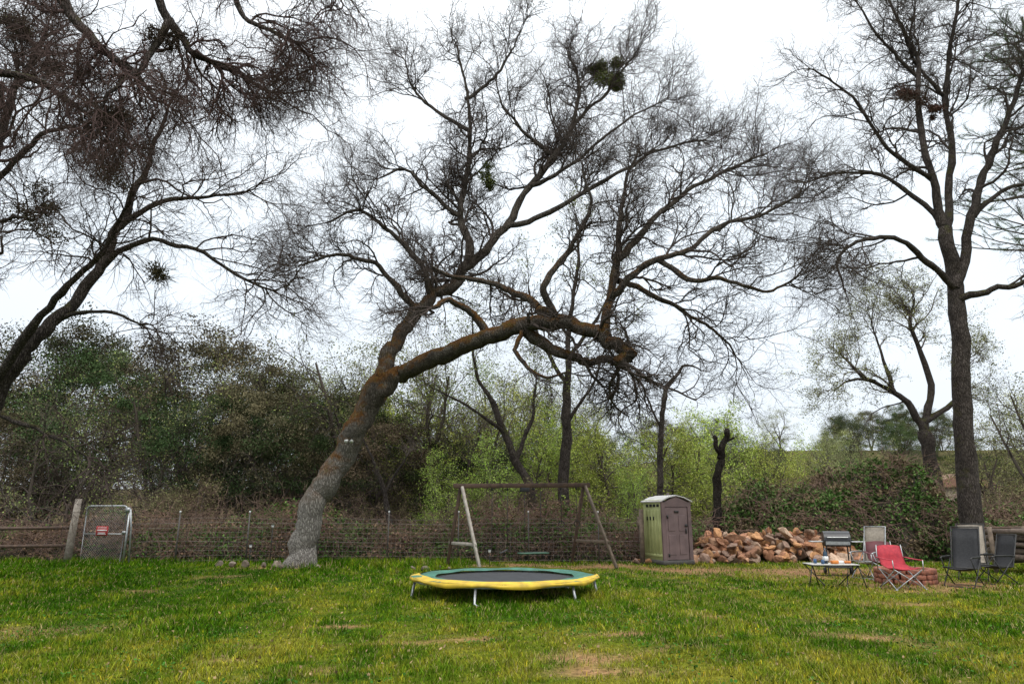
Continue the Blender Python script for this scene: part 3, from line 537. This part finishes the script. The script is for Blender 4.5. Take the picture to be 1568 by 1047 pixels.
for t in np.linspace(0,2*np.pi,61)[:-1]: pipe(b,[(1.42*math.cos(t),1.42*math.sin(t),zr-.035),(1.8*math.cos(t),1.8*math.sin(t),zr-.04)],.006,4)
for deg in (-168,-106,-45,-8,45,90,135):
    t=R_(deg); h=.06 if deg<0 else -.06
    pipe(b,[(1.80*math.cos(t),1.80*math.sin(t),zr-.06),(1.86*math.cos(t),1.86*math.sin(t),.05),(1.86*math.cos(t+h*.4),1.86*math.sin(t+h*.4),.015),(1.86*math.cos(t+h),1.86*math.sin(t+h),.012)],.026,8)
b.obj('frame_and_legs',[M_steel],TE)

# swing set
SE=empty('swing_set'); pL=np.array([-1.55,21.3,2.42]); pR=np.array([2.35,22.7,2.5]); d=(pR-pL)/np.linalg.norm(pR-pL)
def beam(buf,p,q,w,h,mat):
    p=np.array(p,float);q=np.array(q,float); v=q-p; L=np.linalg.norm(v); mid=(p+q)/2
    box(buf,mid,(L,w,h),math.atan2(v[1],v[0]),mat,None,0,-math.asin(v[2]/L),.008)
b=Buf(); beam(b,pL-d*.25,pR+d*.2,.09,.14,0); b.obj('top_beam',[M_wooddk],SE)
b=Buf(); fr=np.array([.62,-.85,0]); bk=np.array([-.45,.75,0])
for k,p in enumerate((pL,pR)):
    f=np.array([p[0],p[1],0])+fr*(1.05 if k==0 else 1.3); r=np.array([p[0],p[1],0])+bk*(1.0 if k==0 else .9)
    beam(b,f,p-np.array([0,0,.02])+fr*.04,.08,.09,1 if k==0 else 2); beam(b,r,p-np.array([0,0,.02])+bk*.04,.08,.09,0)
    t=.30; q1=f*(1-t)+p*t; q2=r*(1-t)+p*t; beam(b,q1+(q2-q1)*-.08,q2+(q1-q2)*-.08,.05,.09,1 if k==0 else 2)
b.obj('a_frame_legs',[M_wooddk,M_woodpale,M_wood],SE)
b=Buf()
def at(t,z=0): return pL+(pR-pL)*t+np.array([0,0,z])
for t in (.24,.36): pipe(b,[at(t,-.06),at(t,-1.9)],.009,4)
for t in (.50,.63): pipe(b,[at(t,-.06),at(t,-2.02)],.009,4)
for t in (.80,.93): pipe(b,[at(t,-.06),at(t,-1.2)],.009,4)
for t in (.24,.36,.57,.8,.93): box(b,at(t,-.1),(.05,.05,.1))
b.obj('chains_and_hangers',[M_dsteel],SE)
b=Buf(); c=[at(.24+(.12)*u,-1.9-.10*math.sin(math.pi*u)) for u in np.linspace(0,1,7)]; sheet(b,[[p+np.array([.03,-.1,0]) for p in c],[p for p in c],[p+np.array([-.03,.1,0]) for p in c]],0)
box(b,at(.565,-2.05),(.95,.35,.04),math.atan2(d[1],d[0]),1,None,0,0,.01)
for t in (.80,.93): pipe(b,[at(t,-1.2)+.09*np.array([math.cos(u),0,math.sin(u)]) for u in np.linspace(0,6.28,13)],.012,5,0)
box(b,at(.5,-.13),(.3,.1,.14),math.atan2(d[1],d[0]),0,None,0,0,.01)
b.obj('swing_seats',[M_black,simple('green_board',(.05,.13,.08),None,.5)],SE)

# portable toilet
PE=empty('portable_toilet',(5.2,23.7,0),R_(20)); W,Dp,H=1.12,1.15,1.98
b=Buf(); box(b,(0,0,.07),(W+.06,Dp+.1,.14),0,0,None,0,0,.02); b.obj('base_skid',[simple('skid',(.10,.09,.08))],PE)
b=Buf(); 
box(b,(-W/2+.03,0,H/2+.1),(.05,Dp,H-.06),0,0,None,0,0,.01)
for k in range(5): box(b,(-W/2-.004,-Dp/2+.18+k*.2,H/2+.02),(.03,.09,H-.55),0,0,None,0,0,.012)
box(b,(-W/2-.004,0,.28),(.03,Dp-.1,.1),0,0,None,0,0,.01)
b.obj('side_wall',[M_toiletG],PE)
b=Buf()
for k in range(4): box(b,(-W/2-.006,-.38+k*.22,H-.12),(.02,.14,.09),0,0,None,0,0,.005)
for k in range(3): box(b,(-W/2-.008,-.1+k*.2,1.45),(.02,.05,.12))
b.obj('vents',[M_darkhole],PE)
b=Buf(); box(b,(W/2-.03,0,H/2+.1),(.05,Dp,H-.06),0,0,None,0,0,.01); box(b,(0,Dp/2-.03,H/2+.1),(W-.12,.05,H-.06),0,0)
def prism(buf,prof,y0,y1,mat=0):
    n=len(prof); V=[(x,y0,z) for x,z in prof]+[(x,y1,z) for x,z in prof]; buf.add(V,[(i,(i+1)%n,n+(i+1)%n,n+i) for i in range(n)],mat)
    n0=buf.n-2*n; buf.faces([[n0+n-1-i for i in range(n)],[n0+n+i for i in range(n)]],mat)
y=-Dp/2
prism(b,[(-W/2,.12),(-W/2+.13,.12),(-W/2+.13,H-.02),(-W/2,H)],y-.03,y+.04); prism(b,[(W/2-.13,.12),(W/2,.12),(W/2,H),(W/2-.13,H-.02)],y-.03,y+.04)
prism(b,[(-W/2+.131,H-.16),(W/2-.131,H-.16),(W/2-.131,H),(0,H+.17),(-W/2+.131,H)],y-.03,y+.04)
b.obj('walls',[M_toiletM],PE,smooth=False)
b=Buf(); box(b,(0,y+.01,(H-.16+.14)/2),(W-.28,.04,H-.32),0,0,None,0,0,.01)
for s in(-1,1): box(b,(s*.2,y-.018,.62),(.26,.02,.62),0,0,None,0,0,.01); box(b,(s*.2,y-.018,1.3),(.26,.02,.5),0,0,None,0,0,.01)
b.obj('door',[simple('door_mauve',(.20,.135,.13),(.14,.093,.09),.5,0,3,.08,8)],PE,smooth=False)
b=Buf(); box(b,(.33,y-.03,1.05),(.05,.05,.16),0,0,None,0,0,.01); box(b,(0,y-.03,1.66),(.16,.02,.07)); box(b,(-.35,y-.03,.3),(.05,.03,.1)); box(b,(-.35,y-.03,1.5),(.05,.03,.1)); pipe(b,[(.33,y-.06,1.22),(.33,y-.03,1.22)],.05,10); b.obj('door_latch',[M_dsteel],PE)
b=Buf(); o=.05; V=[]
for yy in (-Dp/2-.07,Dp/2+.05):
    for t_ in (0,.035): V+=[(-W/2-o,yy,H+t_-.01),(-W/4,yy,H+.13+t_),(0,yy,H+.185+t_),(W/4,yy,H+.13+t_),(W/2+o,yy,H+t_-.01)]
F=[]
for i in range(4): F+=[(i,i+1,10+i+1,10+i),(5+i,15+i,15+i+1,5+i+1),(i,5+i,6+i,i+1),(10+i,11+i,16+i,15+i)]
F+=[(0,10,15,5),(4,9,19,14)]; b.add(V,F); b.obj('roof',[M_roofp],PE,smooth=False)
b=Buf(); pipe(b,[(.35,.4,H+.02),(.35,.4,H+.32)],.045,10); b.obj('vent_pipe',[M_toiletM],PE)

# rock pile
bm=bmesh.new(); bmesh.ops.create_icosphere(bm,subdivisions=2,radius=1); IV=np.array([v.co[:] for v in bm.verts]); IF=np.array([[v.index for v in f.verts] for f in bm.faces]); bm.free()
M_rock=rockmat('rock_faces')
def rock(buf,c,s,col,rg):
    V=IV.copy()
    for _ in range(8):
        nn=nrm(rg.normal(size=3)); dd=rg.uniform(.38,.78); q=V@nn; V=V-np.outer(np.clip(q-dd,0,None),nn)
    V=V*np.array(s)*(1+.05*nz(IV+np.array(c),.6))[:,None]
    ax=nrm(rg.normal(size=3)*np.array([.5,.5,1])); Mx=np.array(Matrix.Rotation(rg.uniform(0,6.28),3,Vector(ax))); buf.add(V@Mx.T+np.array(c),IF,0,np.array(col))
b=Buf(); rg=np.random.default_rng(91); RC=[(.44,.22,.125),(.50,.29,.18),(.37,.19,.115),(.52,.37,.27),(.30,.20,.15),(.47,.25,.12)]
def rp(x): return 1.0*sstep(5.6,7.6,x)*sstep(12.6,10.6,x)*(1+.12*np.sin(x*2.1))
for i in range(480):
    x=rg.uniform(5.9,12.2); v=rg.uniform(-1,1); y=25.0+v*1.1; z=float(rp(np.array(x)))*(1-v*v)*rg.uniform(.2,1)+.03; s=.10+.17*rg.random()**1.6
    rock(b,(x,y,z),(s*rg.uniform(1,1.9),s*rg.uniform(.9,1.3),s*rg.uniform(.5,.95)),np.array(RC[rg.integers(6)])*rg.uniform(.6,1.15),rg)
for i in range(14): rock(b,(rg.uniform(4.1,6),rg.uniform(23.3,24.3),.06),(.16,.12,.09),np.array(RC[rg.integers(6)])*.8,rg)
b.obj('rock_pile',[M_rock],smooth=False)
b=Buf()
for (x,y,s) in [(-7.1,21.5,.2),(-6.8,21.2,.14),(-8.2,22,.2),(-8.5,21.8,.16),(-7.6,21.9,.13),(-5.8,21.3,.12),(-2.5,20.6,.15),(-2.1,20.8,.13),(-1.8,20.5,.1),(-9.1,22.3,.16),(-2.9,21,.1),(-7.3,22.2,.15)]:
    rock(b,(x,y,s*.5),(s,s*.8,s*.7),np.array([.22,.18,.14])*rg.uniform(.7,1.4),rg)
b.obj('garden_stones',[M_rock],smooth=False)

# wire fence
FE=empty('wire_fence'); b=Buf(); x0,x1,fy=-12.7,4.3,23.8
xx=np.linspace(x0,x1,60)
for k in range(10):
    z=.08+k*.15; sag=.015*np.sin(xx*1.3+k)+.02*np.sin(xx*.5); pipe(b,[(x,fy+.02*math.sin(x),z+s) for x,s in zip(xx,sag)],.003 if k%4 else .0045,3)
vx=np.arange(x0,x1,.16); P=np.zeros((len(vx),3,3)); P[:,:,0]=vx[:,None]; P[:,:,1]=fy+.02*np.sin(vx)[:,None]; P[:,:,2]=[.05,.7,1.43]; P[:,1,0]+=.01; V,F=tubes(P,np.full((len(vx),3),.0022),3); b.add(V,F)
b.obj('wire_mesh',[simple('rusty_wire',(.30,.27,.25),(.2,.17,.15),.7,.3)],FE)
b=Buf()
for x in np.arange(-11.2,4,2.35): box(b,(x,fy-.03,.82),(.04,.035,1.66),0,0); box(b,(x,fy-.03,1.66),(.05,.04,.06),0,1)
b.obj('steel_posts',[simple('post_steel',(.12,.11,.10),(.08,.07,.06),.6,.3),M_white],FE)
b=Buf(); pipe(b,[(4.35,fy,-.1),(4.37,fy,1.75)],.08,9); b.obj('corner_post',[M_wood],FE)
for (x,y,h) in ((-7.85,23.2,1.15),(-8.3,22.6,.55),(-.7,22.2,.42)):
    E=empty('solar_light',(x,y,0)); b=Buf(); pipe(b,[(0,0,0),(0,0,h)],.012,6,0); pipe(b,[(0,0,h),(0,0,h+.09)],[.03,.05],9,1); pipe(b,[(0,0,h+.09),(0,0,h+.11)],[.065,.04],9,0); b.obj('stake_and_lantern',[M_dsteel,M_white],E)

# gate
GE=empty('chain_link_gate',(-14.2,23.5,0),R_(-6)); b=Buf(); w,h=1.42,1.85
pipe(b,[(0.0,0,.1),(0,0,h-.1),(.03,0,h-.03),(.1,0,h),(w-.1,0,h),(w-.03,0,h-.03),(w,0,h-.1),(w,0,.1),(w-.03,0,.04),(w-.1,0,.02),(.1,0,.02),(.03,0,.04),(0,0,.1)],.024,8)
pipe(b,[(0,0,.95),(w,0,.95)],.018,8); b.obj('gate_frame',[M_steel],GE)
b=Buf(); 
for s in (1,-1):
    for k in np.arange(-h,w+h,.085):
        z0,z1=.03,h-.02; xa,xb=(k,k+s*(z1-z0))
        A0=np.array([xa,z0]);A1=np.array([xb,z1]); ts=sorted([(0-xa)/(xb-xa),(w-xa)/(xb-xa)]); t0=max(0,ts[0]);t1=min(1,ts[1])
        if t1-t0>.02: p=A0+(A1-A0)*t0;q=A0+(A1-A0)*t1; pipe(b,[(p[0],.004*s,p[1]),(q[0],.004*s,q[1])],.003,3)
b.obj('chain_link_mesh',[M_steel],GE)
b=Buf(); box(b,(.66,-.035,1.05),(.42,.01,.30),0,0); 
for zz,ww,hh in ((1.15,.3,.02),(1.07,.34,.04),(.985,.26,.02),(.945,.3,.015)): box(b,(.66,-.044,zz),(ww,.006,hh),0,1)
b.obj('warning_sign',[simple('sign_red',(.45,.04,.04)),M_white],GE)
b=Buf(); pipe(b,[(w+.1,0,-.1),(w+.1,0,1.75)],.035,8); pipe(b,[(w+.28,.05,-.1),(w+.2,.03,1.2),(w+.12,0,1.75)],.03,8); box(b,(w+.02,-.03,1.0),(.12,.06,.08)); box(b,(w+.05,-.02,1.72),(.14,.08,.16)); b.obj('latch_post',[M_steel],GE)
b=Buf(); WP=empty('wooden_gate_post',(-14.55,23.4,0)); pipe(b,[(0,0,-.1),(.03,0,1.0),(.08,0,2.08)],[.12,.11,.10],9); b.obj('post',[simple('grey_post',(.30,.26,.22),(.17,.14,.11),.9,0,9,.5)],WP)
RE=empty('split_rail_fence'); b=Buf()
for x in (-17.2,-19.8,-22.4,-25): pipe(b,[(x,23.5,-.1),(x+.02,23.5,1.25)],.08,8)
for z in (.55,1.12): pipe(b,[(-26,23.5,z),(-22,23.45,z+.02),(-18,23.5,z-.02),(-14.6,23.45,z+.03)],.055,7)
b.obj('rails',[M_wooddk],RE)
RE=empty('split_rail_fence'); b=Buf()
for x,y in ((14.2,22.5),(16.6,22.4),(19,22.3),(21.4,22.2)): pipe(b,[(x,y,-.1),(x,y,1.3)],.08,8)
for z in (.6,1.15): pipe(b,[(14,22.5,z),(17,22.35,z+.02),(22,22.2,z)],.05,7)
b.obj('rails',[M_wooddk],RE)
RE=empty('wooden_fence_panel'); b=Buf()
for k in range(9): box(b,(4.55+k*.13,25.3,.75),(.11,.02,1.5+.03*math.sin(k*5)),0,0)
box(b,(5.1,25.27,1.2),(1.3,.04,.09)); box(b,(5.1,25.27,.4),(1.3,.04,.09)); b.obj('boards',[M_wood],RE)

# ---------------------------------------------------------------- furniture
def sling_chair(name,loc,rot,fab,frame,hb=1.15,rec=.35):
    E=empty(name,loc,rot); b=Buf(); w=.29; yb=.26+rec*(hb-.42); g=[]
    for x in np.linspace(-w+.02,w-.02,6):
        sag=-.035*(1-(x/w)**2); g.append([(x,yb-sag,hb),(x,yb*.66+.26*.34-sag,hb*.66+.42*.34),(x,yb*.3+.26*.7-sag,hb*.3+.42*.7),(x,.25,.40+sag),(x,.0,.40+sag*1.4),(x,-.22,.43+sag)])
    sheet(b,g); o=b.obj('sling',[fab],E); m=o.modifiers.new('t','SOLIDIFY'); m.thickness=.012
    b=Buf()
    for s in (-1,1):
        x=s*w; pipe(b,[(x,yb,hb+.02),(x,.26,.40),(x,-.24,.43)],.014,7)
        pipe(b,[(x*1.05,-.28,.62),(x*1.05,-.18,.64),(x*1.05,.33,.64)],.016,7)
        pipe(b,[(x*1.05,-.24,.63),(x*1.05,-.05,.3),(x*1.05,.34,.015)],.013,7); pipe(b,[(x*1.05,.3,.62),(x*1.05,.0,.28),(x*1.05,-.28,.015)],.013,7)
        box(b,(x*1.05,.05,.655),(.05,.45,.02),0,0,None,0,0,.006)
    for (y,z) in ((yb,hb+.02),(-.24,.43),(.34,.02),(-.28,.02)): pipe(b,[(-w*1.03,y,z),(w*1.03,y,z)],.013,7)
    b.obj('frame',[frame],E); return E
def camp_chair(name,loc,rot,fab):
    E=empty(name,loc,rot); b=Buf(); w=.30; g=[]
    for x in np.linspace(-w,w,7):
        s=(x/w)**2; g.append([(x,.30+.02*s,.90-.03*s+.02),(x,.27-.03*(s-1)*-1,.68),(x,.2+.04*(1-s),.46+.05*s),(x,0,.38+.06*s),(x,-.22,.42+.04*s)])
    sheet(b,g)
    for s in (-1,1): sheet(b,[[(s*w,.28,.66),(s*(w+.02),.0,.63),(s*(w+.03),-.26,.62)],[(s*(w+.09),.28,.66),(s*(w+.10),.0,.63),(s*(w+.10),-.26,.62)]])
    o=b.obj('fabric',[fab],E); m=o.modifiers.new('t','SOLIDIFY'); m.thickness=.01
    b=Buf(); P=[(-w-.05,-.28),(w+.05,-.28),(w+.05,.28),(-w-.05,.28)]
    for i in range(4):
        p=P[i];q=P[(i+1)%4]
        pipe(b,[(p[0],p[1],.02),(q[0]*.93,q[1]*.93,.42)],.011,6); pipe(b,[(q[0],q[1],.02),(p[0]*.93,p[1]*.93,.42)],.011,6); box(b,(p[0],p[1],.012),(.05,.05,.024))
    for s in (-1,1): pipe(b,[(s*(w+.04),.28,.38),(s*w,.30,.92)],.011,6); pipe(b,[(s*(w+.05),-.27,.38),(s*(w+.06),-.27,.62)],.011,6)
    b.obj('frame',[M_steel],E); return E
camp_chair('red_camp_chair',(8.55,15.8,0),R_(8),M_red)
sling_chair('tan_patio_chair',(9.1,18.3,0),R_(-60),M_tan,M_steel,1.25,.25)
sling_chair('black_lounge_chair',(10.15,16.2,0),R_(-52),M_black,M_dsteel,1.28,.32)
sling_chair('black_lounge_chair',(11.35,16.9,0),R_(-85),M_black,M_dsteel,1.1,.3)
sling_chair('tan_patio_chair',(11.45,17.8,0),R_(-40),M_tan,M_dsteel,1.32,.3)
camp_chair('camp_chair',(9.35,18.0,0),R_(-10),simple('maroon_canvas',(.12,.03,.035)))
E=empty('fire_pit',(9.35,17.1,0)); b=Buf()
for L in range(3):
    for k in range(14):
        t=(k+.5*(L%2))*2*math.pi/14; box(b,(.58*math.cos(t),.58*math.sin(t),.065+L*.115),(.24,.16,.105),t+math.pi/2,0,None,0,0,.012)
b.obj('brick_ring',[M_brick],E); b=Buf(); pipe(b,[(-.5,0,.05),(.45,.1,.2)],.05,7); pipe(b,[(-.3,.4,.05),(.3,-.35,.18)],.045,7); pipe(b,[(.0,-.4,.05),(.05,.4,.2)],.04,7); b.obj('charred_logs',[M_wooddk],E)
E=empty('folding_table',(7.25,16.3,0),R_(-4)); b=Buf()
for k in range(7): box(b,(0,-.27+k*.09,.49),(1.05,.08,.02),0,0,None,0,0,.004)
b.obj('slatted_top',[simple('aluminium_slats',(.52,.50,.46),(.42,.40,.37),.5,.2)],E); b=Buf()
for s in (-1,1):
    pipe(b,[(s*.5,-.28,.47),(s*.22,.24,.01)],.012,6); pipe(b,[(s*.5,.28,.47),(s*.22,-.24,.01)],.012,6); pipe(b,[(s*.5,-.28,.47),(s*.5,.28,.47)],.012,6); pipe(b,[(s*.5,-.26,.46),(s*.62,-.3,.01)],.012,6)
pipe(b,[(-.5,-.28,.47),(.5,-.28,.47)],.012,6); pipe(b,[(-.36,0,.24),(.36,0,.24)],.01,6); b.obj('legs',[M_dsteel],E)
b=Buf(); pipe(b,[(-.1,0,.5),(-.1,0,.72),(-.1,0,.78),(-.1,0,.84)],[.045,.045,.018,.016],10); b.obj('bottle',[simple('bottle_glass',(.03,.06,.10),None,.2)],E)
b=Buf(); box(b,(-.1,0,.61),(.1,.1,.1),.3,0,None,0,0,.01); box(b,(.2,.05,.53),(.2,.14,.06),.4,0,None,0,0,.01); b.obj('label_and_napkins',[M_white],E)
b=Buf(); box(b,(.05,-.12,.54),(.16,.1,.07),.2,0,None,0,0,.01); box(b,(.4,.05,.53),(.14,.1,.05),-.3,0,None,0,0,.01); b.obj('snack_box',[M_orange],E)
b=Buf(); pipe(b,[(-.32,.05,.5),(-.32,.05,.6)],.035,9); pipe(b,[(-.22,-.15,.5),(-.22,-.15,.59)],.035,9); b.obj('cups',[simple('blue_cup',(.05,.12,.25))],E)
E=empty('gas_grill',(8.85,19.4,0),R_(-15)); b=Buf()
for s in (-1,1):
    for yy in (-.2,.2): pipe(b,[(s*.3,yy,.02),(s*.3,yy,.8)],.018,6)
box(b,(0,0,.2),(.62,.42,.03)); box(b,(0,0,.82),(.66,.46,.16),0,0,None,0,0,.02)
prof=[(math.cos(t)*.24,.9+math.sin(t)*.24) for t in np.linspace(0,math.pi,10)]
V=[(x,y,z) for x in (-.33,.33) for y,z in prof]; b.add(V,[(i,i+1,10+i+1,10+i) for i in range(9)],1); b.faces([[b.n-20+i for i in range(10)],[b.n-1-i for i in range(10)]],1)
for s in (-1,1): box(b,(s*.52,0,.86),(.34,.38,.03),0,2,None,0,0,.01)
pipe(b,[(-.26,-.27,.98),(.26,-.27,.98)],.014,6,2); box(b,(0,-.235,.83),(.6,.02,.09),0,2)
pipe(b,[(-.36,.2,.09),(-.31,.2,.09)],.09,12); pipe(b,[(.31,.2,.09),(.36,.2,.09)],.09,12)
b.obj('grill_body',[M_dsteel,simple('lid_enamel',(.03,.03,.033),None,.35),M_steel],E,smooth=False)
E=empty('log_stack',(14.5,19.9,0),R_(-62)); b=Buf(); rg=np.random.default_rng(14)
for row in range(5):
    for k in range(9):
        z=.42+row*.17; yy=-.72+k*.18+(row%2)*.09; r=rg.uniform(.065,.095); dx=rg.uniform(-.12,.12); hl=.7
        pipe(b,[(-hl+dx,yy,z),(0,yy+.01,z+.01),(hl+dx,yy,z)],r,9,0)
        for s in (-hl,hl): pipe(b,[(s+dx+(.004 if s>0 else -.004),yy,z),(s+dx+(.008 if s>0 else -.008),yy,z)],r*.88,9,1 if rg.random()<.6 else 2)
b.obj('logs',[simple('log_bark',(.15,.11,.085),(.07,.052,.04),.95,0,9,.6),simple('cut_wood',(.48,.32,.19),(.34,.21,.12)),M_woodpale],E); b=Buf()
for x in (-.55,.55):
    for yy in (-.86,.94): box(b,(x,yy,.62),(.09,.09,1.24))
    box(b,(x,0.04,.28),(.09,1.7,.09))
b.obj('rack',[M_wood],E)
hz=float(gh(44.5,72)); E=empty('distant_house',(44.0,72,hz+.3),R_(12)); b=Buf(); box(b,(0,0,1.0),(9,6,3.2)); b.obj('walls',[simple('stucco',(.42,.34,.26))],E)
b=Buf(); prism(b,[(-5,2.55),(5,2.55),(0,3.9)],-3.4,3.4); b.obj('roof',[simple('roof_shingle',(.30,.16,.11))],E,smooth=False)
b=Buf(); 
for x in (-3,0,3): box(b,(x,-3.02,1.5),(1.2,.06,1.1))
b.obj('windows',[M_darkhole],E)

# ---------------------------------------------------------------- world, sun, camera
w=bpy.data.worlds.new('World'); scene.world=w; w.use_nodes=True; nt=w.node_tree; bg=nt.nodes['Background']; bg.inputs['Strength'].default_value=.12
sk=N(nt,'ShaderNodeTexSky',sky_type='NISHITA'); sk.sun_disc=False; sk.sun_elevation=R_(52); sk.sun_rotation=R_(160)
tc=N(nt,'ShaderNodeTexCoord'); sx=N(nt,'ShaderNodeSeparateXYZ'); nt.links.new(tc.outputs['Generated'],sx.inputs[0])
cr_=ramp(nt,[(0,(.56,.59,.62)),(.06,(.675,.73,.79)),(.35,(.755,.82,.88)),(.62,(.89,.935,.975)),(1,(1,1,1))]); nt.links.new(sx.outputs['Z'],cr_.inputs['Fac'])
ns=N(nt,'ShaderNodeTexNoise'); ns.inputs['Scale'].default_value=2.2; ns.inputs['Detail'].default_value=5; nt.links.new(tc.outputs['Generated'],ns.inputs['Vector'])
nr=N(nt,'ShaderNodeMapRange'); nr.inputs['From Min'].default_value=.3; nr.inputs['From Max'].default_value=.7; nr.inputs['To Min'].default_value=10.9; nr.inputs['To Max'].default_value=12.8; nt.links.new(ns.outputs['Fac'],nr.inputs['Value'])
vm=N(nt,'ShaderNodeVectorMath',operation='SCALE'); nt.links.new(cr_.outputs[0],vm.inputs[0]); nt.links.new(nr.outputs[0],vm.inputs['Scale'])
z2=N(nt,'ShaderNodeMapRange'); z2.inputs['From Min'].default_value=.6; z2.inputs['From Max'].default_value=1; z2.inputs['To Min'].default_value=1; z2.inputs['To Max'].default_value=2.7; nt.links.new(sx.outputs['Z'],z2.inputs['Value'])
vm2=N(nt,'ShaderNodeVectorMath',operation='SCALE'); nt.links.new(vm.outputs[0],vm2.inputs[0]); nt.links.new(z2.outputs[0],vm2.inputs['Scale'])
mx=N(nt,'ShaderNodeMixRGB'); mx.inputs[0].default_value=.93; nt.links.new(sk.outputs[0],mx.inputs[1]); nt.links.new(vm2.outputs[0],mx.inputs[2]); nt.links.new(mx.outputs[0],bg.inputs['Color'])
sl=bpy.data.lights.new('sun','SUN'); sl.energy=1.4; sl.angle=R_(18); sl.color=(1,.96,.9); so=bpy.data.objects.new('sun',sl); COL.objects.link(so); so.rotation_euler=(R_(38),0,R_(20))
cam=bpy.data.cameras.new('camera'); cam.lens=24; cam.sensor_width=36; cam.clip_end=3000; co=bpy.data.objects.new('camera',cam); COL.objects.link(co); co.location=(0,0,1.6); co.rotation_euler=(R_(90+14.1),0,0); scene.camera=co
scene.view_settings.view_transform='Standard'; scene.view_settings.look='None'; scene.view_settings.exposure=0
